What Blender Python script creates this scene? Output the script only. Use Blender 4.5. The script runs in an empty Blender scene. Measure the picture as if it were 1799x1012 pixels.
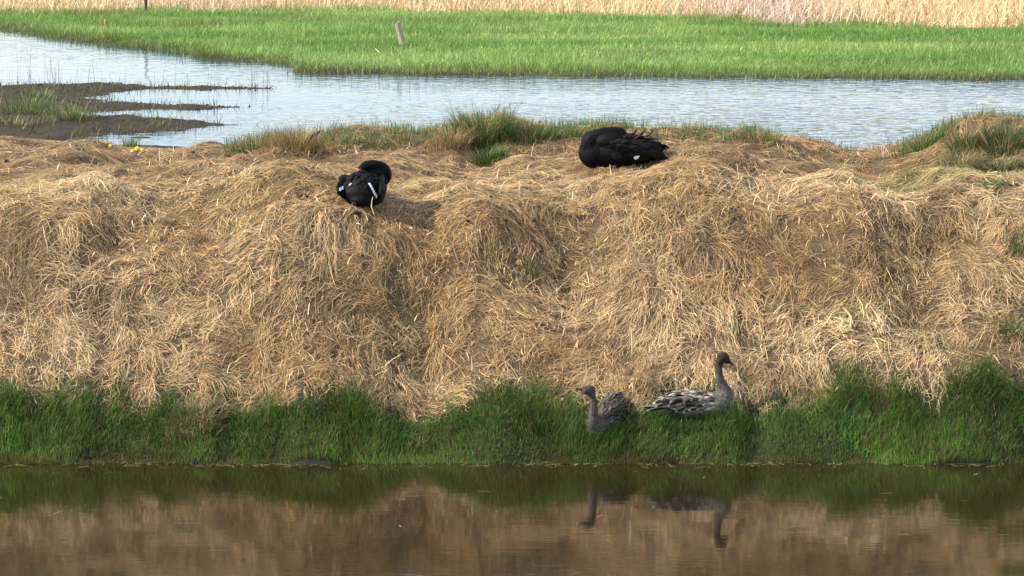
import bpy, bmesh, math, random
import numpy as np
from mathutils import Vector, Matrix, Euler
from mathutils.bvhtree import BVHTree

random.seed(7)
rng = np.random.default_rng(11)
sc = bpy.context.scene
C = sc.collection
R = math.radians

# ------------------------------------------------------------------ camera, sky, sun, exposure
FPX, CX, CY, CAMZ, PITCH = 5040.0, 899.5, 506.0, 6.0, R(8.73)
cam_d = bpy.data.cameras.new('camera')
cam_d.sensor_width = 36.0
cam_d.lens = 36.0 * FPX / 1799.0
cam_d.clip_start, cam_d.clip_end = 0.5, 6000
cam = bpy.data.objects.new('camera', cam_d)
C.objects.link(cam)
cam.location = (0, 0, CAMZ)
cam.rotation_euler = (R(90) - PITCH, 0, 0)
sc.camera = cam

SUN_EL, SUN_AZ = R(37), R(-98)          # azimuth from +Y towards +X; the sun stands to the left, a little on the camera's side
sun_dir = Vector((math.sin(SUN_AZ) * math.cos(SUN_EL), math.cos(SUN_AZ) * math.cos(SUN_EL), math.sin(SUN_EL)))
world = bpy.data.worlds.new('World')
sc.world = world
world.use_nodes = True
wn = world.node_tree
sky = wn.nodes.new('ShaderNodeTexSky')
sky.sky_type = 'NISHITA'
sky.sun_disc = False
sky.sun_elevation = SUN_EL
sky.sun_rotation = SUN_AZ
sky.air_density = 1.0
sky.dust_density = 0.35
bg = wn.nodes['Background']
# thin broken high cloud over the whole sky
w_tc = wn.nodes.new('ShaderNodeTexCoord')
w_n = wn.nodes.new('ShaderNodeTexNoise'); w_n.inputs['Scale'].default_value = 3.2; w_n.inputs['Detail'].default_value = 6
w_m = wn.nodes.new('ShaderNodeMapping'); w_m.inputs['Scale'].default_value = (1, 1, 2.5)
w_r = wn.nodes.new('ShaderNodeMapRange'); w_r.inputs[1].default_value = 0.35; w_r.inputs[2].default_value = 0.68; w_r.inputs[3].default_value = 0.15; w_r.inputs[4].default_value = 0.6
w_x = wn.nodes.new('ShaderNodeMix'); w_x.data_type = 'RGBA'; w_x.inputs[7].default_value = (7.2, 7.4, 7.9, 1)
wn.links.new(w_tc.outputs['Generated'], w_m.inputs[0]); wn.links.new(w_m.outputs[0], w_n.inputs['Vector'])
wn.links.new(w_n.outputs[0], w_r.inputs[0]); wn.links.new(w_r.outputs[0], w_x.inputs[0])
wn.links.new(sky.outputs[0], w_x.inputs[6]); wn.links.new(w_x.outputs[2], bg.inputs[0])
bg.inputs[1].default_value = 0.13
sun_d = bpy.data.lights.new('sun', 'SUN')
sun_d.energy = 3.9
sun_d.angle = R(0.6)
sun_d.color = (1.0, 0.91, 0.77)
sun = bpy.data.objects.new('sun', sun_d)
C.objects.link(sun)
sun.rotation_euler = (-sun_dir).to_track_quat('-Z', 'Y').to_euler()
sun.location = (-20, 20, 30)
sc.view_settings.view_transform = 'Standard'
sc.view_settings.look = 'None'
sc.view_settings.gamma = 1.0
sc.view_settings.use_curve_mapping = False
sc.view_settings.exposure = 0.92
sc.cycles.max_bounces = 6
sc.cycles.use_denoising = True

# ------------------------------------------------------------------ noise
def _hash(ix, iy, seed):
    n = (ix.astype(np.int64) * 374761393 + iy.astype(np.int64) * 668265263 + seed * 1442695041) & 0xFFFFFFFF
    n = ((n ^ (n >> 13)) * 1274126177) & 0xFFFFFFFF
    n = ((n ^ (n >> 16)) * 2246822519) & 0xFFFFFFFF
    return ((n ^ (n >> 15)) & 0xFFFFFF) / float(0xFFFFFF) * 2 - 1

def vn(x, y, s=1.0, seed=0):
    x = np.asarray(x, float) / s + 100.37 * (seed % 17)
    y = np.asarray(y, float) / s - 57.11 * (seed % 13)
    ix, iy = np.floor(x), np.floor(y)
    fx, fy = x - ix, y - iy
    fx = fx * fx * fx * (fx * (fx * 6 - 15) + 10)
    fy = fy * fy * fy * (fy * (fy * 6 - 15) + 10)
    a, b = _hash(ix, iy, seed), _hash(ix + 1, iy, seed)
    c, d = _hash(ix, iy + 1, seed), _hash(ix + 1, iy + 1, seed)
    return (a + (b - a) * fx) * (1 - fy) + (c + (d - c) * fx) * fy

def sstep(a, b, x):
    t = np.clip((np.asarray(x, float) - a) / (b - a), 0, 1)
    return t * t * (3 - 2 * t)

# ------------------------------------------------------------------ terrain
ZF = 1.4                                 # level of the far pond; the near pond lies at 0
PY = np.array([20, 25, 27.3, 27.7, 27.95, 28.3, 29.0, 29.8, 30.65, 31.4, 33.0, 35.0, 36.0, 37.0])
SH_A = 0.42                              # how far the brow wanders back and forth along the bank
PZ = np.array([-1.2, -0.9, -0.35, -0.05, 0.17, 0.42, 0.86, 1.46, 2.01, 2.18, 2.25, 2.35, 2.40, 2.40])
_yy = np.linspace(20, 37, 1701)
_k = np.exp(-0.5 * (np.linspace(-3, 3, 61)) ** 2); _k /= _k.sum()
_zz = np.interp(_yy, PY, PZ)
_zz = np.convolve(np.pad(_zz, 30, mode='edge'), _k, mode='valid')
_zs = np.convolve(np.pad(_zz, 30, mode='edge'), _k, mode='valid')

def py_to_z(py, D):
    return CAMZ - D * np.tan(PITCH + np.arctan((np.asarray(py, float) - CY) / FPX))

CRX = (np.array([-1500, -300, 0, 150, 300, 420, 520, 650, 780, 860, 950, 1050, 1200, 1350, 1420, 1500, 1560, 1640, 1720, 1799, 2100, 3500]) - 900) / FPX * 36
CRZ = py_to_z([245, 246, 247, 264, 269, 256, 242, 236, 232, 228, 232, 232, 237, 242, 256, 274, 268, 248, 232, 226, 224, 230], 36)
MDX = np.array([-60, -40, -20, -13.2, -9.4, -6.2, -4.85, -4.5, -2.3, 0, 3.4, 10.2, 20, 60])
MDY = np.array([120, 105, 84, 74, 67.8, 62.8, 61.3, 59.6, 58.5, 58.3, 57.8, 57.3, 57.0, 56.5])
RDX = (np.array([-600, 0, 600, 800, 1000, 1200, 1400, 1500, 1799, 2400]) - 900) / FPX * 76
RDY = np.array([80, 79.5, 79, 78, 76.5, 75, 73.2, 73.6, 70.3, 68])

def g(x, y, cx, cy, sx, sy):
    return np.exp(-((x - cx) / sx) ** 2 - ((y - cy) / sy) ** 2)

def mud_m(x, y):
    """signed 'metres into the mud' of the mudflat and its fingers at the left end of the far pond"""
    n = 0.35 * vn(x, y, 1.1, 31) + 0.2 * vn(x, y, 0.4, 32)
    f1 = 0.55 - np.abs(y - 55.1 + 0.05 * x) * 1.0 - np.clip(x + 7.4, 0, 99) * 0.155 - np.clip(x + 4.6, 0, 99) * 0.9
    f2 = 0.95 - np.abs(y - 51.4) - np.clip(x + 7.6, 0, 99) * 0.42
    f3 = 1.35 - np.abs(y - 48.0) - np.clip(x + 6.8, 0, 99) * 0.50
    blk = np.minimum(-7.6 - x + 0.0, np.minimum(55.6 - y, y - 30)) * 0.9
    blk = np.maximum(blk, np.minimum(-6.75 - x, 47.4 - y) * 0.9)
    return np.maximum(np.maximum(f1, f2), np.maximum(f3, blk)) + n * 0.85 + 0.12 * vn(x, y, 0.16, 34)

def H(x, y):
    x = np.asarray(x, float); y = np.asarray(y, float)
    zc = np.interp(x, CRX, CRZ)
    sh = SH_A * (vn(x, 0 * x, 1.5, 21) + 0.5 * vn(x, 0 * x, 0.6, 22)) * sstep(28.6, 30.4, y) * (1 - sstep(32.5, 35, y))
    sh = sh + (0.17 * vn(x, 0 * x, 0.9, 25) + 0.09 * vn(x, 0 * x, 0.25, 26)) * (1 - sstep(28.3, 29.5, y))      # ragged waterline
    front = np.interp(y + sh, _yy, _zz)
    w = sstep(30.0, 36.0, y)
    z = front + (zc - 2.40) * w
    body = sstep(28.6, 30.2, y)
    gx = -1.15 + 0.10 * np.sin(y * 1.7) + 0.17 * (31.3 - y)
    z = z - 0.34 * np.exp(-((x - gx) / 0.50) ** 2) * sstep(28.3, 29.2, y) * (1 - sstep(29.9, 31.6, y) * 0.75) * (1 - sstep(31.2, 32.6, y))
    z = z + 0.15 * g(x, y, -5.2, 31.4, 0.7, 0.7) + 0.24 * g(x, y, -2.65, 31.4, 0.75, 0.75) + 0.14 * g(x, y, -0.35, 31.0, 0.45, 0.9)
    z = z + 0.13 * g(x, y, 1.55, 31.3, 0.85, 0.7) + 0.19 * g(x, y, 1.95, 32.2, 1.1, 1.3) + 0.14 * g(x, y, -3.3, 32.5, 1.3, 1.2) + 0.15 * g(x, y, 3.6, 31.6, 0.6, 0.7) + 0.22 * g(x, y, 5.3, 32.0, 0.7, 0.8)
    z = z - 0.06 * g(x, y, -0.9, 33.2, 0.9, 1.0) - 0.07 * g(x, y, -3.8, 31.3, 0.35, 0.8) - 0.08 * g(x, y, 2.75, 31.5, 0.35, 0.9)
    z = z - 0.10 * g(x, y, 0.7, 30.3, 0.45, 0.9) + 0.10 * g(x, y, 3.2, 30.5, 0.8, 0.8) - 0.10 * g(x, y, 2.55, 29.9, 0.4, 1.0)
    z = z + 0.14 * g(x, y, -2.3, 29.9, 0.6, 0.5) - 0.09 * g(x, y, -3.3, 30.6, 0.4, 0.8)
    z = z - 0.16 * g(x, y, -0.36, 35.2, 0.22, 0.9) + 0.10 * g(x, y, -0.2, 36.2, 0.5, 0.4)
    z = z + 0.22 * g(x, y, 6.0, 35.4, 0.7, 0.8)
    flat = sstep(31.8, 33.0, y)
    z = z + (0.085 * vn(x, y, 0.85, 1) + 0.09 * vn(x, y, 1.7, 23) * (1 - flat) + 0.05 * vn(x, y, 0.36, 2) * (1 - 0.2 * flat) + 0.11 * vn(x, y, 1.0, 24) * flat * (1 - sstep(34.8, 36, y)) + 0.022 * vn(x, y, 0.15, 3)) * body
    z = z + 0.05 * vn(x, y, 0.6, 5) * sstep(27.6, 28.2, y) * (1 - body)
    # behind the crest
    left = 1 - sstep(-5.2, -3.2, x)
    back_steep = zc - (zc - (ZF - 0.5)) * sstep(36.3, 40.2, y)
    back_soft = zc - (zc - (ZF - 0.03)) * np.clip((y - 36.3) / 8.2, 0, 1)
    back = back_steep + (back_soft - back_steep) * left + 0.05 * vn(x, y, 0.7, 4)
    m = mud_m(x, y)
    pond = ZF + np.clip(m * 0.11, -0.35, 0.16) + 0.03 * vn(x, y, 0.5, 6) * sstep(-0.1, 0.4, m)
    sd = y - np.interp(x, MDX, MDY) + 0.5 * vn(x, y, 2.2, 8) + 0.25 * vn(x, y, 0.7, 9)
    mead = ZF + np.clip(sd * 0.10, -0.4, 0.06) + np.clip(sd, 0, 60) * 0.004
    mead = mead + 0.03 * np.clip(y - np.interp(x, RDX, RDY), 0, 70) + 0.05 * vn(x, y, 3.0, 10) * sstep(0.5, 4, sd)
    far = np.maximum(pond, mead)
    back = np.where(y < 46.5, np.maximum(back, far), far)
    z = np.where(y > 36.3, back + (z - back) * (1 - sstep(36.3, 36.9, y)), z)
    # land closing both ponds outside the picture and the bank the camera stands on
    side = sstep(34, 50, np.abs(x))
    z = z + (np.maximum(z, 2.3) - z) * side
    nearb = 1 - sstep(-2, 9, y)
    z = z + (4.4 - z) * nearb
    return z

def ray(px, py):
    cx, cy = (px - CX) / FPX, (CY - py) / FPX
    return np.array([cx, math.cos(PITCH) + cy * math.sin(PITCH), -math.sin(PITCH) + cy * math.cos(PITCH)])

_tt = np.arange(26.5, 130, 0.01)
def hit(px, py, zmin=None):
    """where the line of sight through a picture point meets the ground"""
    d = ray(px, py)
    X, Y, Z = d[0] / d[1] * _tt, _tt, CAMZ + d[2] / d[1] * _tt
    h = H(X, Y)
    if zmin is not None: h = np.maximum(h, zmin)
    i = int(np.argmax(Z <= h))
    return Vector((X[i], Y[i], h[i]))

# ------------------------------------------------------------------ helpers
def put(name, me, mat=None, parent=None):
    o = bpy.data.objects.new(name, me)
    C.objects.link(o)
    if mat is not None and not me.materials: me.materials.append(mat)
    if parent is not None: o.parent = parent
    return o

def tag(o, label=None, cat=None, group=None, kind=None):
    if label: o['label'] = label
    if cat: o['category'] = cat
    if group: o['group'] = group
    if kind: o['kind'] = kind
    return o

def empty(name, loc, rot=(0, 0, 0)):
    o = bpy.data.objects.new(name, None)
    o.empty_display_size = 0.1
    C.objects.link(o)
    o.location = loc
    o.rotation_euler = rot
    return o

def np_mesh(name, V, Q, col=None, smooth=False):
    me = bpy.data.meshes.new(name)
    V = np.ascontiguousarray(V, np.float32).reshape(-1, 3)
    Q = np.ascontiguousarray(Q, np.int32)
    me.vertices.add(len(V)); me.vertices.foreach_set('co', V.ravel())
    k = Q.shape[1]
    me.loops.add(Q.size); me.loops.foreach_set('vertex_index', Q.ravel())
    me.polygons.add(len(Q)); me.polygons.foreach_set('loop_start', np.arange(0, Q.size, k, dtype=np.int32))
    if smooth: me.polygons.foreach_set('use_smooth', np.ones(len(Q), bool))
    if col is not None:
        a = me.attributes.new('col', 'FLOAT_COLOR', 'POINT')
        c4 = np.ones((len(V), 4), np.float32); c4[:, :3] = np.asarray(col, np.float32).reshape(-1, 3)
        a.data.foreach_set('color', c4.ravel())
    me.update(calc_edges=True)
    return me

# ------------------------------------------------------------------ materials
def nodes_of(m):
    m.use_nodes = True
    nt = m.node_tree
    return nt, nt.nodes, nt.links, nt.nodes['Principled BSDF']

def mat_blade(name, rough=0.6, trans=0.3, spec=0.3):
    m = bpy.data.materials.new(name)
    nt, N, L, P = nodes_of(m)
    a = N.new('ShaderNodeAttribute'); a.attribute_name = 'col'
    L.new(a.outputs['Color'], P.inputs['Base Color'])
    P.inputs['Roughness'].default_value = rough
    P.inputs['Specular IOR Level'].default_value = spec
    if trans > 0:
        t = N.new('ShaderNodeBsdfTranslucent'); L.new(a.outputs['Color'], t.inputs[0])
        mx = N.new('ShaderNodeMixShader'); mx.inputs[0].default_value = trans
        L.new(P.outputs[0], mx.inputs[1]); L.new(t.outputs[0], mx.inputs[2])
        L.new(mx.outputs[0], N['Material Output'].inputs[0])
    return m

def mat_plain(name, col, rough=0.6, spec=0.4, var=0.25, scale=20, bump=0.3, dist=0.01, sheen=0.0, stretch=(1, 1, 1)):
    m = bpy.data.materials.new(name)
    nt, N, L, P = nodes_of(m)
    tc = N.new('ShaderNodeTexCoord'); mp = N.new('ShaderNodeMapping'); mp.inputs['Scale'].default_value = stretch
    L.new(tc.outputs['Object'], mp.inputs[0])
    n = N.new('ShaderNodeTexNoise'); n.inputs['Scale'].default_value = scale; n.inputs['Detail'].default_value = 5
    L.new(mp.outputs[0], n.inputs['Vector'])
    r = N.new('ShaderNodeValToRGB')
    r.color_ramp.elements[0].position, r.color_ramp.elements[1].position = 0.3, 0.7
    r.color_ramp.elements[0].color = (*[c * (1 - var) for c in col], 1)
    r.color_ramp.elements[1].color = (*[min(1, c * (1 + var)) for c in col], 1)
    L.new(n.outputs[0], r.inputs[0]); L.new(r.outputs[0], P.inputs['Base Color'])
    P.inputs['Roughness'].default_value = rough
    P.inputs['Specular IOR Level'].default_value = spec
    if sheen: P.inputs['Sheen Weight'].default_value = sheen
    b = N.new('ShaderNodeBump'); b.inputs['Strength'].default_value = bump; b.inputs['Distance'].default_value = dist
    L.new(n.outputs[0], b.inputs['Height']); L.new(b.outputs[0], P.inputs['Normal'])
    return m

M_straw = mat_blade('dry_grass_blades', 0.55, 0.18, 0.35)
M_green = mat_blade('green_grass_blades', 0.5, 0.35, 0.35)
M_feather = mat_blade('feathers', 0.65, 0.0, 0.14)

m = M_ground = bpy.data.materials.new('ground')
nt, N, L, P = nodes_of(m)
a = N.new('ShaderNodeAttribute'); a.attribute_name = 'col'
tc = N.new('ShaderNodeTexCoord')
n1 = N.new('ShaderNodeTexNoise'); n1.inputs['Scale'].default_value = 9; n1.inputs['Detail'].default_value = 8
n1.inputs['Roughness'].default_value = 0.7
L.new(tc.outputs['Object'], n1.inputs['Vector'])
mr = N.new('ShaderNodeMapRange'); mr.inputs[1].default_value = 0.3; mr.inputs[2].default_value = 0.7
mr.inputs[3].default_value = 0.45; mr.inputs[4].default_value = 1.5
L.new(n1.outputs[0], mr.inputs[0])
mu = N.new('ShaderNodeMix'); mu.data_type = 'RGBA'; mu.blend_type = 'MULTIPLY'; mu.inputs[0].default_value = 1
L.new(a.outputs['Color'], mu.inputs[6]); L.new(mr.outputs[0], mu.inputs[7])
L.new(mu.outputs[2], P.inputs['Base Color'])
P.inputs['Roughness'].default_value = 0.85; P.inputs['Specular IOR Level'].default_value = 0.2
b = N.new('ShaderNodeBump'); b.inputs['Strength'].default_value = 0.6; b.inputs['Distance'].default_value = 0.04
L.new(n1.outputs[0], b.inputs['Height']); L.new(b.outputs[0], P.inputs['Normal'])

def mat_water(name, base, rough, layers, ior=1.333, lee=False):
    m = bpy.data.materials.new(name)
    nt, N, L, P = nodes_of(m)
    P.inputs['Base Color'].default_value = (*base, 1)
    P.inputs['Roughness'].default_value = rough
    P.inputs['IOR'].default_value = ior
    tc = N.new('ShaderNodeTexCoord')
    prev = None
    for (scale, stretch, dist, detail, patchy) in layers:
        mp = N.new('ShaderNodeMapping'); mp.inputs['Scale'].default_value = stretch
        L.new(tc.outputs['Object'], mp.inputs[0])
        n = N.new('ShaderNodeTexNoise'); n.inputs['Scale'].default_value = scale; n.inputs['Detail'].default_value = detail
        n.inputs['Distortion'].default_value = 0.4
        L.new(mp.outputs[0], n.inputs['Vector'])
        b = N.new('ShaderNodeBump'); b.inputs['Strength'].default_value = 1.0; b.inputs['Distance'].default_value = dist
        h = n.outputs[0]
        if patchy:
            q = N.new('ShaderNodeTexNoise'); q.inputs['Scale'].default_value = patchy; q.inputs['Detail'].default_value = 2
            qm = N.new('ShaderNodeMapping'); qm.inputs['Scale'].default_value = (0.5, 1.3, 1)
            L.new(tc.outputs['Object'], qm.inputs[0]); L.new(qm.outputs[0], q.inputs['Vector'])
            r = N.new('ShaderNodeMapRange'); r.inputs[1].default_value = 0.38; r.inputs[2].default_value = 0.62
            r.inputs[3].default_value = 0.35; r.inputs[4].default_value = 1.0
            L.new(q.outputs[0], r.inputs[0])
            if lee:                                                   # the mudflat end lies in the lee and is calmer
                sx = N.new('ShaderNodeSeparateXYZ'); L.new(tc.outputs['Object'], sx.inputs[0])
                lr = N.new('ShaderNodeMapRange'); lr.inputs[1].default_value = -7; lr.inputs[2].default_value = 4
                lr.inputs[3].default_value = 0.22; lr.inputs[4].default_value = 1.0
                L.new(sx.outputs[0], lr.inputs[0])
                mm = N.new('ShaderNodeMath'); mm.operation = 'MULTIPLY'
                L.new(r.outputs[0], mm.inputs[0]); L.new(lr.outputs[0], mm.inputs[1]); L.new(mm.outputs[0], b.inputs['Strength'])
            else: L.new(r.outputs[0], b.inputs['Strength'])
        L.new(h, b.inputs['Height'])
        if prev: L.new(prev.outputs[0], b.inputs['Normal'])
        prev = b
    L.new(prev.outputs[0], P.inputs['Normal'])
    return m

M_near = mat_water('near_pond_water', (0.016, 0.011, 0.004), 0.055,
                   [(1.3, (0.6, 1.2, 1), 0.0022, 2, None), (8.0, (0.4, 1.5, 1), 0.0012, 2, 0.35)], 2.8)
M_far = mat_water('far_pond_water', (0.018, 0.034, 0.06), 0.04,
                  [(2.9, (0.9, 1.2, 1), 0.046, 2, 0.08), (0.5, (1, 1.5, 1), 0.008, 1, None)], 1.333, True)

# ------------------------------------------------------------------ ground
def lines(parts):
    out = []
    for a, b_, st in parts:
        out.append(np.arange(a, b_ - 1e-6, st))
    return np.concatenate(out)
gxs = np.concatenate([-np.geomspace(2500, 22, 22), lines([(-18, -7.5, 0.5), (-7.5, 7.5, 0.075), (7.5, 18, 0.5)]), np.geomspace(18, 2500, 24)])
gys = np.concatenate([-np.geomspace(1500, 4, 14), lines([(-2, 26, 1.5), (26, 27.4, 0.3), (27.4, 37, 0.075), (37, 62, 0.22), (62, 100, 0.7)]), np.geomspace(100, 3500, 26)])
GX, GY = np.meshgrid(gxs, gys)
GZ = H(GX, GY)
farw = sstep(110, 400, GY)
GZ = GZ + (4.0 + 0 * GZ - GZ) * farw
nx, ny = len(gxs), len(gys)
idx = np.arange(nx * ny).reshape(ny, nx)
Q = np.stack([idx[:-1, :-1], idx[:-1, 1:], idx[1:, 1:], idx[1:, :-1]], -1).reshape(-1, 4)
c_litter = np.array([0.10, 0.066, 0.036]); c_soil = np.array([0.026, 0.030, 0.013]); c_mud = np.array([0.042, 0.031, 0.018])
c_mead = np.array([0.13, 0.20, 0.045]); c_reed = np.array([0.34, 0.25, 0.14])
col = np.empty((ny, nx, 3)); col[:] = c_litter
def blend(col, w, c):
    return col + (np.asarray(c) - col) * w[..., None]
col = blend(col, 1 - sstep(28.3, 28.9, GY), c_soil)
col = blend(col, sstep(37.5, 41, GY), c_mud)
SD = GY - np.interp(GX, MDX, MDY)
col = blend(col, sstep(0.2, 1.5, SD), c_mead)
col = blend(col, sstep(-0.5, 1.0, GY - np.interp(GX, RDX, RDY)) * sstep(0, 1, SD), c_reed)
ground = put('ground', np_mesh('ground', np.stack([GX, GY, GZ], -1), Q, col, True), M_ground)
tag(ground, kind='structure')

def sheet(name, x0, x1, y0, y1, z, mat):
    me = bpy.data.meshes.new(name)
    me.from_pydata([(x0, y0, z), (x1, y0, z), (x1, y1, z), (x0, y1, z)], [], [(0, 1, 2, 3)])
    return tag(put(name, me, mat), kind='structure')
sheet('near_pond_water', -49, 49, 2, 28.6, 0.0, M_near)
sheet('far_pond_water', -49, 49, 37.2, 112, ZF, M_far)

# ------------------------------------------------------------------ grass blades as ribbons
def ribbons(name, pts, side, W, taper, col, mat, parent=None):
    n, s1, _ = pts.shape
    hw = (W[:, None] * taper[None, :] * 0.5)[..., None] * side
    V = np.stack([pts - hw, pts + hw], 2)                      # n, s1, 2, 3
    base = (np.arange(n) * s1 * 2)[:, None] + (np.arange(s1 - 1) * 2)[None, :]
    Q = np.stack([base, base + 1, base + 3, base + 2], -1).reshape(-1, 4)
    cc = np.repeat(col[:, :, None, :], 2, 2)
    return put(name, np_mesh(name, V, Q, cc), mat, parent)

def norm(v):
    return v / (np.linalg.norm(v, axis=-1, keepdims=True) + 1e-9)

def draped(x, y, az, L, h0, lift, curl, S, r=rng, kink=0.33):
    t = np.linspace(0, 1, S + 1)
    a = az[:, None] + curl[:, None] * t + np.cumsum(r.normal(0, kink, (len(x), S + 1)), 1)
    X = x[:, None] + np.concatenate([np.zeros((len(x), 1)), np.cumsum(np.cos(a[:, :-1]), 1)], 1) * (L / S)[:, None]
    Y = y[:, None] + np.concatenate([np.zeros((len(x), 1)), np.cumsum(np.sin(a[:, :-1]), 1)], 1) * (L / S)[:, None]
    Z = H(X, Y) + h0[:, None] * (1 - 0.5 * t) + lift[:, None] * np.sin(np.pi * t ** 0.75)
    P = np.stack([X, Y, Z], -1)
    T = norm(np.gradient(P, axis=1))
    up = r.normal(0, 0.45, (len(x), 1, 3)) + np.array([0, -0.35, 1.0])
    return P, norm(np.cross(T, up))

def upright(x, y, z, az, L, e0, bend, S, r=rng, flare=1.2):
    t = np.linspace(0, 1, S + 1)
    e = e0[:, None] - bend[:, None] * t ** flare
    ds = (L / S)[:, None]
    hx = np.concatenate([np.zeros((len(x), 1)), np.cumsum(np.cos(e[:, :-1]), 1)], 1) * ds
    hz = np.concatenate([np.zeros((len(x), 1)), np.cumsum(np.sin(e[:, :-1]), 1)], 1) * ds
    P = np.stack([x[:, None] + hx * np.cos(az)[:, None], y[:, None] + hx * np.sin(az)[:, None], z[:, None] + hz], -1)
    sa = az + np.pi / 2 + r.normal(0, 0.6, len(x))
    side = np.stack([np.cos(sa), np.sin(sa), 0 * sa], -1)[:, None, :] * np.ones((1, S + 1, 1))
    return P, side

def taper(S, p=1.6, end=0.12):
    t = np.linspace(0, 1, S + 1)
    return 1 - (1 - end) * t ** p

def in_view(x, y, pad=0.5):
    return np.abs(x) < 0.1785 * y + pad

# edge between the green strip and the dry mat, from the picture
GBX = [-200, 0, 100, 250, 330, 420, 500, 600, 680, 740, 830, 920, 1000, 1130, 1200, 1300, 1400, 1500, 1650, 1799, 2000]
GBY = [705, 702, 690, 690, 735, 735, 706, 702, 716, 742, 716, 700, 694, 722, 730, 704, 694, 686, 676, 664, 656]
_h = [hit(px_, py_) for px_, py_ in zip(GBX, GBY)]
GEX = np.array([p.x for p in _h]); GEY = np.array([p.y for p in _h])
def green_edge(x):
    return np.interp(x, GEX, GEY) - 0.04 + 0.20 * vn(x, x * 0, 0.40, 77) + 0.10 * vn(x, x * 0, 0.13, 78)

def straw_colour(x, y, n, r=rng):
    warm = np.array([0.50, 0.330, 0.152]); pale = np.array([0.74, 0.550, 0.315]); grey = np.array([0.36, 0.24, 0.125])
    rust = np.array([0.40, 0.235, 0.095]); olive = np.array([0.30, 0.27, 0.10])
    w_p = np.clip(0.24 + 0.65 * vn(x, y, 1.3, 41) + 0.35 * vn(x, y, 0.4, 42) + 0.35 * sstep(31, 29.3, y), 0, 1)
    # the lower face at both sides is bleached, the trodden top is grey-brown, the middle is rusty
    w_p = w_p * (1 - 0.75 * g(x, y, -0.6, 30.6, 1.2, 1.6)) * (1 - 0.6 * sstep(31.7, 32.8, y))
    w_g = np.clip(0.6 * sstep(31.8, 33.4, y) * (0.6 + 0.6 * vn(x, y, 0.8, 43)) + 0.35 * g(x, y, 1.1, 30.2, 0.8, 0.8), 0, 1)
    w_r = np.clip(0.38 * g(x, y, -0.9, 30.8, 0.9, 1.5) + 0.3 * vn(x, y, 0.7, 44), 0, 0.8)
    w_o = np.clip(0.7 * g(x, y, 4.6, 32.0, 1.0, 0.7) + 0.5 * g(x, y, 5.6, 34.0, 0.8, 1.5) + 0.25 * vn(x, y, 0.9, 45) - 0.05, 0, 0.7)
    c = warm + (pale - warm) * w_p[:, None]
    c = c + (grey - c) * w_g[:, None]
    c = c + (rust - c) * w_r[:, None]
    c = c + (olive - c) * w_o[:, None]
    w_b = np.clip(1.5 * vn(x, y, 0.55, 46) + 0.9 * vn(x, y, 0.2, 47) - 0.35, 0, 0.7)      # rotted brown patches
    c = c + (np.array([0.24, 0.145, 0.065]) - c) * w_b[:, None]
    return c * np.exp(r.normal(-0.02, 0.30, n))[:, None] * (1 + r.normal(0, 0.04, (n, 3)))

def flow(x, y):
    return (-np.pi / 2 - 0.75 + 0.65 * sstep(1.5, 4.5, x) + 2.3 * vn(x, y, 1.2, 51) + 1.7 * vn(x, y, 0.45, 52)
            - 0.9 * g(x, y, -0.5, 31, 0.8, 1.0) + 0.5 * g(x, y, 2, 31, 1, 1))

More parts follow.
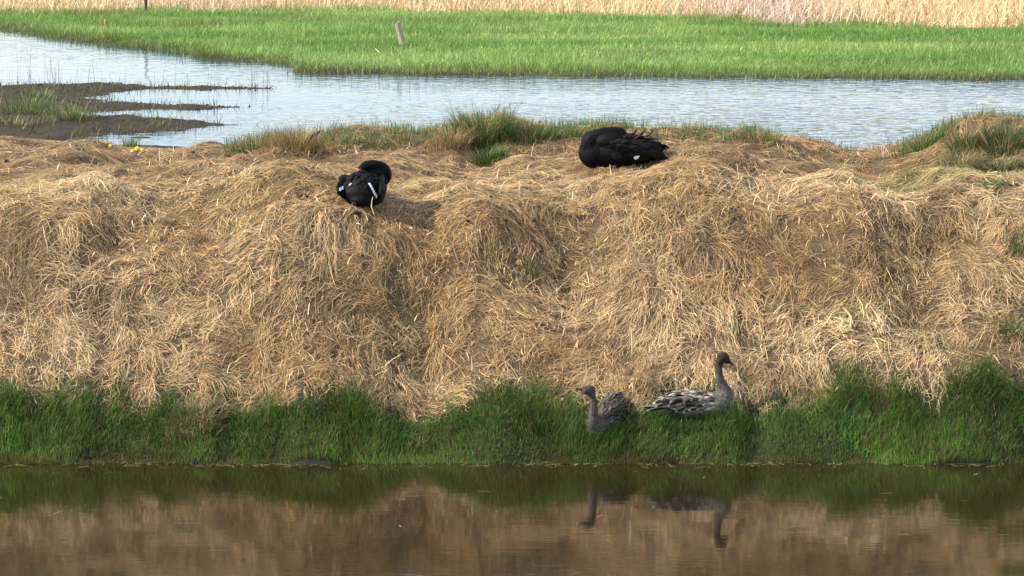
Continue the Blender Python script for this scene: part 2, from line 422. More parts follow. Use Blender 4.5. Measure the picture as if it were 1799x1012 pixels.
def dry_mat(N):
    x = rng.uniform(-7.4, 7.4, N * 2); y = rng.uniform(28.2, 37.2, N * 2)
    keep = in_view(x, y, 0.7) & (y > green_edge(x) - 0.05)
    # fewer on the flat top, which is seen edge-on
    keep &= rng.random(N * 2) < np.where(y > 32.6, 0.75, 1.0)
    x, y = x[keep][:N], y[keep][:N]
    # gather the roots towards tuft centres so that the mat breaks into tufts
    cell = 0.30
    ix, iy = np.floor(x / cell), np.floor(y / cell)
    tx = (ix + 0.5 + 0.42 * _hash(ix, iy, 91)) * cell; ty = (iy + 0.5 + 0.42 * _hash(ix, iy, 92)) * cell
    pull = rng.uniform(0.0, 0.55, len(x))
    x = x + (tx - x) * pull; y = y + (ty - y) * pull
    n = len(x)
    flat = sstep(32.2, 34.0, y)
    az = flow(tx, ty) * 0.45 + flow(x, y) * 0.55 + 0.55 * _hash(ix, iy, 93) + rng.normal(0, 1, n) * (0.20 + 0.40 * np.clip(0.5 + vn(x, y, 0.7, 57), 0, 1))
    wild = rng.random(n) < 0.20
    az = np.where(wild, rng.uniform(0, 2 * np.pi, n), az)
    tall = np.clip(0.5 + 0.5 * vn(x, y, 0.5, 55) + 0.5 * _hash(ix, iy, 94), 0, 1)
    L = (0.07 + 0.25 * rng.random(n) ** 1.5) * (1 - 0.25 * flat) * (0.6 + 0.4 * sstep(0.0, 0.4, y - green_edge(x)))
    h0 = rng.uniform(0.0, 1.0, n) ** 1.3 * (0.012 + 0.070 * tall) * (1 - 0.5 * flat)
    lift = rng.uniform(0.0, 1.0, n) ** 2 * (0.006 + 0.042 * tall) * (1 - 0.55 * flat)
    W = rng.uniform(0.0030, 0.0066, n) * np.where(rng.random(n) < 0.10, 1.7, 1.0)
    P, sd = draped(x, y, az, L, h0, lift, rng.normal(0, 0.6, n), 3)
    c = straw_colour(x, y, n)
    deep = np.clip(1 - (h0 + lift) / 0.06, 0, 1) * 0.35            # blades low in the mat are tinted darker and browner
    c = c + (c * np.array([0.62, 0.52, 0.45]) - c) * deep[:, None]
    gr = (rng.random(n) < 0.10 * np.clip(1.4 * vn(x, y, 0.8, 61) + 0.2, 0, 1) + 0.35 * (1 - sstep(0.0, 0.35, y - green_edge(x)))
          + 0.35 * g(x, y, 5.4, 33.8, 0.8, 1.2))
    c[gr] = np.array([0.10, 0.15, 0.03]) * np.exp(rng.normal(0, 0.3, gr.sum()))[:, None]
    cc = c[:, None, :] * np.linspace(0.9, 1.1, 4)[None, :, None]
    return tag(ribbons('matted_dry_grass', P, sd, W, taper(3), cc, M_straw), 'matted straw-coloured dead grass covering the whole bank', 'dry grass', kind='stuff')
dry_mat(205000)

def loose_straw(N):
    x = rng.uniform(-7, 7, N * 2); y = rng.uniform(28.5, 36.6, N * 2)
    k = in_view(x, y, 0.4) & (y > green_edge(x) - 0.15) & (rng.random(N * 2) < np.where(y > 31.5, 0.10, 1.0) * np.clip(0.6 + 0.8 * vn(x, y, 0.9, 63), 0.05, 1))
    x, y = x[k][:N], y[k][:N]; n = len(x)
    z = H(x, y) + rng.uniform(0.0, 0.06, n)
    P, sd = upright(x, y, z, rng.uniform(0, 2 * np.pi, n), rng.uniform(0.08, 0.28, n), rng.uniform(0.05, 0.75, n) + 0.6 * (rng.random(n) < 0.10), rng.uniform(0.4, 1.8, n), 4)
    W = rng.uniform(0.004, 0.010, n)
    c = np.array([0.74, 0.57, 0.34]) * np.exp(rng.normal(0, 0.18, n))[:, None]
    cc = np.repeat(c[:, None, :], 5, 1)
    return tag(ribbons('loose_straw', P, sd, W, taper(4, 2.5, 0.25), cc, M_straw), 'pale bleached straws sticking up out of the matted bank grass', 'straw', kind='stuff')
loose_straw(12000)

def green_colour(n, base=(0.055, 0.13, 0.022), r=rng):
    return np.array(base) * np.exp(r.normal(0, 0.28, n))[:, None] * (1 + r.normal(0, 0.08, (n, 3)))

def bank_green(N):
    x = rng.uniform(-6.2, 6.2, N * 3); y = rng.uniform(27.66, 30.0, N * 3)
    e = green_edge(x)
    dens = np.clip(1.0 - sstep(-0.30, 0.22, y - e), 0, 1) * np.clip(0.8 + 0.5 * vn(x, y, 0.4, 71), 0.4, 1)
    dens = np.where(y < 28.25, np.maximum(dens, 0.9), dens)
    dens *= 1 - 0.8 * g(x, y, -3.15, 28.5, 0.22, 0.28)
    k = in_view(x, y, 0.6) & (rng.random(N * 3) < dens)
    x, y = x[k][:N], y[k][:N]; n = len(x)
    z = np.maximum(H(x, y), -0.02) - 0.01
    tall = np.clip(0.5 + 0.9 * vn(x, y, 0.45, 72) + 0.25 * vn(x, y, 0.15, 74) + 0.25 * sstep(1.5, 4.0, x), 0.0, 1.3)
    wet = 1 - sstep(27.82, 28.30, y)
    L = rng.uniform(0.08, 0.25, n) * (0.5 + 0.6 * tall) * (1 - 0.5 * wet)
    lean = -np.pi / 2 + 0.9 * vn(x, y, 0.6, 73) + rng.normal(0, 0.9, n)
    P, sd = upright(x, y, z, lean, L, rng.uniform(0.85, 1.55, n), rng.uniform(0.2, 1.9, n) * (1 - 0.5 * wet), 3)
    W = rng.uniform(0.004, 0.009, n)
    c = green_colour(n, (0.082, 0.165, 0.030)) * np.exp(0.5 * vn(x, y, 0.6, 76) + 0.35 * vn(x, y, 0.2, 79))[:, None] * (1 + wet * 0.35)[:, None]
    yel = rng.random(n) < 0.24 + 0.35 * wet * rng.random(n)
    c[yel] = np.array([0.16, 0.17, 0.05]) * np.exp(rng.normal(0, 0.3, yel.sum()))[:, None]
    dead = rng.random(n) < 0.06 + 0.9 * np.clip(vn(x, y, 0.35, 75) - 0.2, 0, 1) * (1 - wet)
    c[dead] = np.array([0.30, 0.22, 0.12]) * np.exp(rng.normal(0, 0.3, dead.sum()))[:, None]
    cc = np.repeat(c[:, None, :], 4, 1)
    brown = np.array([0.13, 0.075, 0.03])                            # stems stained brown at the waterline
    zw = np.clip(1 - (P[..., 2] - 0.0) / 0.11, 0, 1)[..., None]
    cc = cc + (brown - cc) * zw * 0.75 * np.clip(0.6 + 0.8 * vn(x, y, 0.3, 80), 0, 1)[:, None, None]
    return tag(ribbons('bank_grass', P, sd, W, taper(3, 1.8, 0.1), cc, M_green), 'lush dark green grass strip along the near water edge', 'grass', kind='stuff')
bank_green(78000)

def floating_straw(N):
    x = rng.uniform(-5.6, 5.6, N); y = 27.72 - np.abs(rng.normal(0, 0.10, N)) - 0.15 * vn(x, 0 * x, 0.9, 25)
    y = np.where(rng.random(N) < 0.06, rng.uniform(24.5, 27.5, N), y)
    n = N
    P, sd = upright(x, y, np.full(n, 0.004), rng.uniform(0, 2 * np.pi, n), rng.uniform(0.03, 0.16, n), rng.uniform(0.0, 0.03, n), rng.uniform(0.0, 0.02, n), 2)
    c = np.array([0.34, 0.25, 0.13]) * np.exp(rng.normal(0, 0.4, n))[:, None]
    return tag(ribbons('floating_straw', P, sd, rng.uniform(0.004, 0.009, n), taper(2, 2, 0.4), np.repeat(c[:, None, :], 3, 1), M_straw),
               'bits of dead straw floating along the near water edge', 'straw', kind='stuff')
floating_straw(420)

def meadow(N):
    x = rng.uniform(-19, 18, N * 3); y = rng.uniform(57, 82, N * 3)
    sd0 = y - np.interp(x, MDX, MDY) + 0.5 * vn(x, y, 2.2, 8) + 0.25 * vn(x, y, 0.7, 9)
    rd = y - np.interp(x, RDX, RDY) + 0.8 * vn(x, y, 1.5, 12)
    k = in_view(x, y, 3.0) & (sd0 > -1.1) & (rd < 0.5) & (rng.random(N * 3) < np.where(sd0 < 0.1, 0.5 * np.exp(-((np.minimum(sd0, 0)) / 0.35) ** 2) + 0.03, 1.0))
    x, y, sd0 = x[k][:N], y[k][:N], sd0[k][:N]; n = len(x)
    z = np.maximum(H(x, y), ZF - 0.03)
    tall = np.clip(0.6 + 0.8 * vn(x * 0.22, y, 1.0, 81) + 0.4 * vn(x * 0.5, y, 0.4, 82), 0.15, 1.6)
    L = rng.uniform(0.09, 0.22, n) * (0.5 + 0.6 * tall)
    P, sd = upright(x, y, z, rng.uniform(0, 2 * np.pi, n), L, rng.uniform(0.8, 1.5, n), rng.uniform(0.2, 1.3, n), 2)
    W = rng.uniform(0.010, 0.020, n)
    u = np.clip(0.55 + 0.75 * vn(x * 0.25, y, 1.3, 83) + 0.4 * vn(x, y, 0.6, 84), 0, 1)
    c = np.array([0.15, 0.28, 0.055]) + (np.array([0.31, 0.43, 0.125]) - np.array([0.15, 0.28, 0.055])) * u[:, None]
    edge = 1 - sstep(0.3, 1.8, sd0)
    c = c + (np.array([0.12, 0.16, 0.035]) - c) * (edge * 0.7)[:, None]
    yl = np.clip(1.6 * vn(x * 0.4, y, 1.1, 85) - 0.75, 0, 0.7)
    c = c + (np.array([0.24, 0.24, 0.08]) - c) * yl[:, None]
    c = c * np.exp(rng.normal(0, 0.20, n))[:, None]
    cc = np.repeat(c[:, None, :], 3, 1)
    return tag(ribbons('meadow_grass', P, sd, W, taper(2, 1.5, 0.25), cc, M_green), 'bright green meadow grass beyond the far pond', 'grass', kind='stuff')
meadow(125000)

def reeds(N):
    x = rng.uniform(-23, 21, N * 2); y = 68 + 30 * rng.random(N * 2) ** 1.3
    rd = y - np.interp(x, RDX, RDY) + 0.8 * vn(x, y, 1.5, 12)
    k = in_view(x, y, 4.5) & (rd > 0)
    x, y, rd = x[k][:N], y[k][:N], rd[k][:N]; n = len(x)
    z = H(x, y)
    px = x / y * FPX + 900
    pinky = np.clip(g(px, 0, 1330, 0, 150, 1) + 0.6 * g(px, 0, 350, 0, 160, 1) + 0.25 * vn(x, y, 2.0, 87), 0, 1)
    L = rng.uniform(0.30, 0.9, n) * (0.6 + 0.4 * sstep(0, 2.5, rd)) * (1 + 0.25 * pinky)
    P, sd = upright(x, y, z, rng.uniform(0, 2 * np.pi, n), L, rng.uniform(0.45, 1.57, n), rng.uniform(0.0, 2.2, n), 3)
    W = rng.uniform(0.012, 0.026, n)
    c = np.array([0.82, 0.62, 0.35]) + (np.array([0.70, 0.54, 0.43]) - np.array([0.82, 0.62, 0.35])) * pinky[:, None]
    dk = rng.random(n) < 0.10
    c[dk] = np.array([0.22, 0.17, 0.09])
    gr = rng.random(n) < 0.12 * (1 - sstep(0.2, 1.5, rd))
    c[gr] = np.array([0.17, 0.22, 0.06])
    c = c * np.exp(rng.normal(0, 0.2, n))[:, None]
    return tag(ribbons('dry_reed_field', P, sd, W, taper(3, 1.8, 0.3), np.repeat(c[:, None, :], 4, 1), M_straw), 'tall dead yellow reeds and grass beyond the green meadow', 'reeds', kind='stuff')
reeds(52000)

def crest_fringe(N):
    x = rng.uniform(-3.6, 7, N * 2); y = rng.uniform(35.4, 37.0, N * 2)
    px = x / y * FPX + 900
    lo = np.interp(px, [350, 430, 650, 720, 780, 960, 1060, 1250, 1330, 1390, 1560, 1600, 1680, 1760, 1900], [0, .55, .6, .7, 1, .9, .8, .8, .9, 0.05, 0.15, .8, .55, 1, 1])
    k = in_view(x, y, 0.4) & (rng.random(N * 2) < lo * np.clip(0.55 + 0.9 * vn(x, y, 0.3, 95), 0, 1))
    x, y = x[k][:N], y[k][:N]; n = len(x)
    z = H(x, y)
    L = rng.uniform(0.06, 0.20, n)
    P, sd = upright(x, y, z, rng.uniform(0, 2 * np.pi, n), L, rng.uniform(0.8, 1.57, n), rng.uniform(0.0, 1.5, n), 3)
    c = green_colour(n, (0.075, 0.145, 0.028))
    dead = rng.random(n) < 0.22
    c[dead] = np.array([0.36, 0.27, 0.14]) * np.exp(rng.normal(0, 0.3, dead.sum()))[:, None]
    return tag(ribbons('crest_grass', P, sd, rng.uniform(0.004, 0.009, n), taper(3, 1.8, 0.15), np.repeat(c[:, None, :], 4, 1), M_green),
               'mixed green and dead grass fringe along the bank crest', 'grass', kind='stuff')
crest_fringe(12000)

def mud_weeds(N):
    x = rng.uniform(-11, 2.5, N * 3); y = rng.uniform(43.5, 57.5, N * 3)
    m_ = mud_m(x, y)
    rim = np.exp(-((m_ - 0.05) / 0.22) ** 2) * (y < 56.5) * (x < -3.0)
    k = in_view(x, y, 0.5) & (rng.random(N * 3) < 0.30 * np.clip(0.3 + vn(x, y, 1.0, 33), 0, 1) * (m_ > 0.05) * (x < -4.8) + 0.55 * rim + 0.004 * (y > 54.5))
    x, y = x[k][:N], y[k][:N]; n = len(x)
    z = np.maximum(H(x, y), ZF - 0.05)
    P, sd = upright(x, y, z, rng.uniform(0, 2 * np.pi, n), rng.uniform(0.04, 0.22, n) * rng.uniform(0.5, 1.2, n), rng.uniform(0.5, 1.57, n), rng.uniform(0, 1.6, n), 3)
    c = np.array([0.13, 0.095, 0.055]) * np.exp(rng.normal(0, 0.35, n))[:, None]
    gr = rng.random(n) < np.where(x < -6.0, 0.6, 0.3)
    c[gr] = np.array([0.11, 0.15, 0.04])
    return tag(ribbons('mudflat_weeds', P, sd, rng.uniform(0.006, 0.014, n), taper(3, 1.8, 0.3), np.repeat(c[:, None, :], 4, 1), M_straw),
               'short dead weeds and stubble standing along the dark mud spits', 'weeds', kind='stuff')
mud_weeds(12000)

def mud_litter(N):
    """clods and debris lying on the mud"""
    x = rng.uniform(-11, -3.5, N * 4); y = rng.uniform(43.5, 56.5, N * 4)
    k = in_view(x, y, 0.4) & (mud_m(x, y) > 0.0) & (H(x, y) > ZF - 0.02)
    x, y = x[k][:N], y[k][:N]; n = len(x)
    z = H(x, y)
    r = rng.uniform(0.008, 0.032, n) * rng.uniform(0.5, 1, n)
    ang = np.array([0, 2.1, 4.2])
    a0 = rng.uniform(0, 6.28, n)[:, None] + ang
    base = np.stack([x[:, None] + np.cos(a0) * r[:, None] * 1.5, y[:, None] + np.sin(a0) * r[:, None] * 1.5, (z - 0.01)[:, None] + 0 * a0], -1)
    top = np.stack([x + rng.normal(0, .3, n) * r, y + rng.normal(0, .3, n) * r, z + r * 0.9], -1)[:, None, :]
    V = np.concatenate([base, top], 1)
    b = (np.arange(n) * 4)[:, None]
    Q = np.concatenate([b + np.array([0, 1, 3]), b + np.array([1, 2, 3]), b + np.array([2, 0, 3])], 0)
    c = np.array([0.045, 0.036, 0.021]) * np.exp(rng.normal(0, 0.45, n))[:, None]
    return tag(put('mud_clods', np_mesh('mud_clods', V, Q, np.repeat(c[:, None, :], 4, 1)), M_straw), 'small clods and debris strewn over the dark mud', 'clods', kind='stuff')
mud_litter(2600)

# ------------------------------------------------------------------ tussocks and tufts that stand out singly
def tuft(name, px, py, n, h, spread, greens, label, cat='grass tuft', droop=(0.2, 1.6), zmin=None, group=None, wid=(0.004, 0.009), elong=1.0, base=(0.065, 0.13, 0.025), dry=(0.42, 0.30, 0.15), dy=0.0):
    c0 = hit(px, py, zmin)
    c0.y += dy
    r = np.random.default_rng(int(px * 7 + py * 131))
    dx, dyy = np.clip(r.normal(0, 1, n), -1.9, 1.9) * spread * elong, np.clip(r.normal(0, 1, n), -1.9, 1.9) * spread * 0.7
    x, y = c0.x + dx, c0.y + dyy
    z = H(x, y)
    if zmin is not None: z = np.maximum(z, zmin - 0.02)
    az = np.arctan2(dyy, dx) + r.normal(0, 0.6, n)
    P, sd = upright(x, y, z - 0.01, az, r.uniform(0.45, 1.1, n) * h, r.uniform(1.0, 1.55, n), r.uniform(*droop, n), 4, r)
    c = green_colour(n, base, r)
    dead = r.random(n) > greens
    c[dead] = np.array(dry) * np.exp(r.normal(0, 0.28, dead.sum()))[:, None]
    P = P - np.array(c0)
    o = ribbons(name, P, sd, r.uniform(*wid, n), taper(4, 1.8, 0.12), np.repeat(c[:, None, :], 5, 1), M_green)
    o.location = c0
    return tag(o, label, cat, group)

tuft('grass_tussock', 850, 250, 1000, 0.52, 0.14, 0.72, 'tall green grass tussock on the bank crest between the two black swans', 'grass tussock', elong=1.3, base=(0.05, 0.12, 0.02), droop=(0.2, 2.2))
tuft('grass_tussock', 925, 246, 600, 0.28, 0.12, 0.8, 'lower green tussock joined to the tall crest tussock on its swan side', 'grass tussock', elong=1.5, base=(0.06, 0.13, 0.025), droop=(0.2, 2.2))
tuft('grass_tussock', 792, 254, 450, 0.38, 0.11, 0.25, 'straw and green tussock joined to the tall crest tussock beside the preening swan', 'grass tussock', droop=(0.5, 2.6))
tuft('grass_tussock', 1000, 244, 450, 0.20, 0.13, 0.8, 'low fresh green tussock on the crest right behind the sleeping swan breast', 'grass tussock', elong=1.7, base=(0.065, 0.14, 0.025))
tuft('grass_tussock', 860, 284, 600, 0.24, 0.10, 0.8, 'low green grass filling the small gully below the tall crest tussock', 'grass tussock', droop=(0.4, 2.2))
tuft('dry_tussock', 522, 258, 600, 0.36, 0.17, 0.12, 'dry brown drooping tussock on the crest beside the mudflat', 'grass tussock', droop=(0.6, 2.4), elong=1.3, dry=(0.33, 0.22, 0.10))
tuft('grass_tussock', 1762, 258, 1300, 0.28, 0.20, 0.85, 'large dark green and straw tussock on the hump beside the water notch', 'grass tussock', elong=1.6, base=(0.06, 0.10, 0.025))
tuft('grass_tussock', 1688, 296, 700, 0.32, 0.13, 0.35, 'drooping straw and olive tussock in front of the large crest tussock', 'grass tussock', droop=(0.8, 2.6))
tuft('grass_tussock', 1760, 306, 600, 0.26, 0.12, 0.7, 'dark green low tussock at the foot of the large crest tussock', 'grass tussock', droop=(0.5, 2.2), base=(0.045, 0.085, 0.02))
tuft('grass_tussock', 1700, 250, 500, 0.22, 0.12, 0.45, 'straw and green tussock with reddish stem between the green crest tussocks', 'grass tussock', droop=(0.6, 2.4), dry=(0.5, 0.37, 0.2))
tuft('grass_tussock', 452, 262, 380, 0.30, 0.13, 0.7, 'thin green tussock between the pool and the dry brown tussock', 'grass tussock', elong=1.5)
tuft('grass_tussock', 598, 252, 380, 0.24, 0.13, 0.75, 'low green tussock on the crest next to the dry brown tussock', 'grass tussock', elong=1.8)
tuft('grass_tussock', 1625, 262, 420, 0.24, 0.11, 0.95, 'bright green tussock on the rim right beside the water notch', 'grass tussock', elong=1.8)
tuft('grass_tussock', 1330, 248, 320, 0.22, 0.10, 0.5, 'low green and tan tussock on the crest behind the sleeping swan', 'grass tussock', elong=1.9)
tuft('dry_tussock', 1548, 278, 60, 0.28, 0.05, 0.05, 'bleached drooping seed stems standing in the water notch', 'grass tussock', droop=(0.8, 2.8), dry=(0.6, 0.47, 0.30))
tuft('grass_tuft', 50, 196, 420, 0.42, 0.30, 0.85, 'wide green grass clump on the dark mudflat', zmin=ZF, wid=(0.007, 0.014), elong=1.4, base=(0.12, 0.17, 0.045))
tuft('grass_tuft', 128, 208, 240, 0.34, 0.20, 0.8, 'smaller green grass clump at the root of the mud spits', zmin=ZF, wid=(0.007, 0.014), elong=1.3, base=(0.12, 0.17, 0.045))
tuft('grass_tuft', 18, 222, 260, 0.24, 0.22, 0.7, 'low olive grass clump where the mudflat meets the straw bank', zmin=ZF, wid=(0.007, 0.013), elong=1.6, base=(0.10, 0.14, 0.04))
tuft('grass_tuft', 72, 172, 160, 0.26, 0.14, 0.75, 'small green clump on the water side of the wide mudflat clump', zmin=ZF, wid=(0.007, 0.013), base=(0.11, 0.17, 0.045))
tuft('grass_tuft', 285, 222, 60, 0.14, 0.08, 0.8, 'tiny green sprig on the broad mud spit behind the pool', zmin=ZF, wid=(0.006, 0.011), base=(0.09, 0.13, 0.04))
tuft('grass_tuft', 232, 262, 110, 0.26, 0.07, 0.95, 'small green grass tuft at the pool edge beside the dandelions', base=(0.11, 0.17, 0.04))
tuft('grass_tuft', 1602, 312, 120, 0.12, 0.05, 1.0, 'tiny bright green tuft alone in the straw below the water notch')
tuft('grass_tuft', 1742, 330, 150, 0.13, 0.07, 0.9, 'tiny green tuft in flattened straw under the large crest tussock')
tuft('grass_tuft', 1792, 440, 200, 0.20, 0.08, 0.85, 'olive green tuft half way up the straw slope')
tuft('grass_tuft', 1785, 590, 320, 0.22, 0.11, 0.8, 'green tuft low on the straw slope above the lush strip')
tuft('grass_tuft', 932, 478, 130, 0.15, 0.05, 0.85, 'thin green tuft in the middle of the straw slope')
tuft('grass_tuft', 682, 266, 60, 0.10, 0.05, 0.9, 'sparse green tuft on the trodden top behind the preening swan')
tuft('dry_tussock', 342, 742, 700, 0.24, 0.13, 0.08, 'tan dead tussock hanging within the green waterside strip', 'grass tussock', droop=(1.2, 2.8), dry=(0.36, 0.26, 0.16))
tuft('dry_tussock', 470, 366, 260, 0.22, 0.10, 0.0, 'brown domed straw tussock beside the preening swan', 'grass tussock', droop=(1.4, 2.9), dry=(0.33, 0.22, 0.10))

def dead_stems(px, py, n, h, spread, label, col=(0.42, 0.33, 0.30), w=(0.006, 0.010)):
    c0 = hit(px, py, ZF)
    r = np.random.default_rng(int(px * 3 + py))
    x, y = c0.x + r.normal(0, spread, n), c0.y + r.normal(0, spread * 1.5, n)
    z = np.full(n, ZF - 0.1)
    P, sd = upright(x, y, z, r.uniform(0, 6.28, n), h * r.uniform(0.4, 1.1, n) + 0.1, r.uniform(1.35, 1.57, n), r.uniform(-0.1, 0.25, n), 4, r)
    c = np.array(col) * np.exp(r.normal(0, 0.3, n))[:, None]
    P = P - np.array(c0)
    o = ribbons('dead_reed_clump', P, sd, r.uniform(*w, n), taper(4, 2, 0.4), np.repeat(c[:, None, :], 5, 1), M_straw)
    o.location = c0
    return tag(o, label, 'reeds', kind='stuff' if spread > 0.14 else None)
dead_stems(42, 148, 26, 0.75, 0.28, 'pale pinkish dead reed stems standing in shallow water off the mudflat')
dead_stems(98, 150, 18, 0.72, 0.10, 'narrow sheaf of pale dead reed stems in shallow water off the mudflat')
dead_stems(150, 148, 12, 0.5, 0.35, 'few thin dark dead stems beside the narrow sheaf', (0.14, 0.11, 0.09))
dead_stems(310, 152, 14, 0.35, 0.7, 'scattered dark dead stems standing along the outermost mud spit', (0.12, 0.10, 0.08))
dead_stems(462, 152, 14, 0.42, 0.22, 'dark dead stems at the tip of the outermost mud spit', (0.12, 0.10, 0.08))
dead_stems(365, 190, 8, 0.22, 0.15, 'stub of dark stems at the tip of the middle mud spit', (0.10, 0.08, 0.07))
dead_stems(725, 152, 20, 0.24, 0.28, 'row of thin dark stems rising from open water before the meadow', (0.20, 0.16, 0.16))
dead_stems(625, 148, 14, 0.12, 0.35, 'low tangle of dark stems in open water left of the stem row'.replace('left of', 'near'), (0.18, 0.16, 0.14))

# ------------------------------------------------------------------ posts
M_wood = mat_plain('weathered_wood', (0.36, 0.31, 0.22), 0.85, 0.2, 0.35, 9, 0.6, 0.01, stretch=(4, 4, 0.6))
M_dark_wood = mat_plain('dark_rusty_post', (0.07, 0.035, 0.028), 0.8, 0.3, 0.4, 12, 0.4, 0.005)
M_stake = mat_plain('yellowed_stake', (0.62, 0.42, 0.14), 0.8, 0.2, 0.35, 14, 0.4, 0.004)

def lathe_post(bm, r0, r1, h, seg=14, rings=7, seed=1, z0=-0.25, slant=0.03):
    rr = random.Random(seed)
    ang_n = [1 + rr.uniform(-0.07, 0.07) for _ in range(seg)]
    prev = None
    for i in range(rings + 1):
        t = i / rings
        z = z0 + (h - z0) * t
        r = r0 + (r1 - r0) * t
        ring = []
        for k in range(seg):
            a = 2 * math.pi * k / seg
            q = r * ang_n[k] * (1 + rr.uniform(-0.025, 0.025))
            zz = z + (slant * math.cos(a + 0.6) + rr.uniform(-0.006, 0.006) if i == rings else 0)
            ring.append(bm.verts.new((q * math.cos(a), q * math.sin(a), zz)))
        if prev:
            for k in range(seg):
                bm.faces.new((prev[k], prev[(k + 1) % seg], ring[(k + 1) % seg], ring[k]))
        prev = ring
    c = bm.verts.new((0, 0, h + slant * 0.2))
    for k in range(seg): bm.faces.new((prev[k], prev[(k + 1) % seg], c))

def bm_obj(name, bm, mat, parent=None, smooth=False):
    me = bpy.data.meshes.new(name)
    bmesh.ops.recalc_face_normals(bm, faces=bm.faces)
    bm.to_mesh(me); bm.free()
    if smooth:
        for p in me.polygons: p.use_smooth = True
    return put(name, me, mat, parent)

p = hit(709, 84)
bm = bmesh.new(); lathe_post(bm, 0.080, 0.072, 0.60, seed=3)
o = bm_obj('fence_post', bm, M_wood); o.location = p; o.rotation_euler = (R(2), R(-14), 0.3)
tag(o, 'short weathered grey wooden post leaning alone in the green meadow', 'post')
p = hit(257, 23)
bm = bmesh.new(); lathe_post(bm, 0.042, 0.036, 1.25, seg=10, seed=5)
o = bm_obj('fence_post', bm, M_dark_wood); o.location = p; o.rotation_euler = (0, R(-1.5), 0)
tag(o, 'thin dark brown upright post between meadow and dry reeds', 'post')
p = hit(183, 53)
bm = bmesh.new(); lathe_post(bm, 0.022, 0.016, 0.27, seg=8, rings=4, seed=6)
o = bm_obj('stake', bm, M_stake); o.location = p; o.rotation_euler = (R(3), R(6), 0)
tag(o, 'very short yellowish stake in the green meadow', 'stake')

def tube_obj(name, pts, radii, mat, parent=None, seg=6):
    bm = bmesh.new()
    prev = None
    pts = [Vector(q) for q in pts]
    for i, q in enumerate(pts):
        d = (pts[min(i + 1, len(pts) - 1)] - pts[max(i - 1, 0)]).normalized()
        u = d.orthogonal().normalized(); v = d.cross(u)
        ring = [bm.verts.new(q + (u * math.cos(2 * math.pi * k / seg) + v * math.sin(2 * math.pi * k / seg)) * radii[i]) for k in range(seg)]
        if prev:
            for k in range(seg): bm.faces.new((prev[k], prev[(k + 1) % seg], ring[(k + 1) % seg], ring[k]))
        else: bm.faces.new(ring)
        prev = ring
    bm.faces.new(prev)
    return bm_obj(name, bm, mat, parent, True)

M_stalk = mat_plain('pale_dry_stalk', (0.62, 0.50, 0.28), 0.7, 0.3, 0.25, 30, 0.3, 0.002)
M_stick = mat_plain('dead_stick', (0.11, 0.085, 0.06), 0.85, 0.2, 0.4, 25, 0.6, 0.004)
M_pinkstem = mat_plain('dock_stem', (0.30, 0.16, 0.12), 0.8, 0.2, 0.3, 25, 0.4, 0.003)

def stalk(name, px, py, pts, radii, mat, label, cat, zmin=None):
    c0 = hit(px, py, zmin)
    o = tube_obj(name, pts, radii, mat); o.location = c0
    return tag(o, label, cat)
stalk('dry_stalk', 684, 111, [(0, 0, 0), (-0.10, 0, 0.12), (-0.22, 0, 0.24), (-0.30, 0.0, 0.31)], [0.012, 0.011, 0.009, 0.005], M_stalk, 'long pale stalk leaning in the meadow near the leaning post', 'stalk')
stalk('dead_stick', 530, 256, [(-0.02, 0, -0.03), (0.06, 0, 0.06), (0.13, 0, 0.115), (0.20, 0, 0.16), (0.235, 0, 0.19)], [0.020, 0.022, 0.024, 0.020, 0.008], M_stick, 'dark broken stick jutting from the dry tussock by the mudflat', 'stick')
stalk('dock_stem', 510, 256, [(0, 0, -0.02), (0.005, 0, 0.08), (-0.008, 0, 0.16), (-0.005, 0, 0.20)], [0.008, 0.011, 0.012, 0.005], M_pinkstem, 'reddish brown dead stem upright in the dry tussock', 'stem')
stalk('dock_stem', 1699, 246, [(0, 0, -0.02), (0.005, 0, 0.10), (-0.008, 0, 0.20), (0, 0, 0.25)], [0.008, 0.012, 0.011, 0.004], M_pinkstem, 'reddish brown dead stem on the crest of the right-hand hump'.replace('right-hand hump', 'hump beside the notch'), 'stem')
stalk('dry_stalk', 84, 452, [(0, 0, -0.02), (0.0, 0, 0.12), (-0.02, -0.02, 0.22), (-0.04, -0.02, 0.34)], [0.006, 0.006, 0.010, 0.003], M_stalk, 'tall pale seed stalk standing on the straw slope away from the swans', 'stalk')
stalk('dry_stalk', 1110, 632, [(0, 0, -0.02), (0.005, 0, 0.12), (0.0, -0.02, 0.22), (-0.01, -0.02, 0.33)], [0.006, 0.008, 0.011, 0.003], M_stalk, 'tall pale stalk standing in the straw above the two grey cygnets', 'stalk')
stalk('dry_stalk', 281, 296, [(0, 0, -0.02), (0.005, 0, 0.08), (0.0, 0, 0.17), (0.005, 0, 0.24)], [0.005, 0.007, 0.008, 0.003], M_stalk, 'short pale stalk on the trodden top below the dandelions', 'stalk')

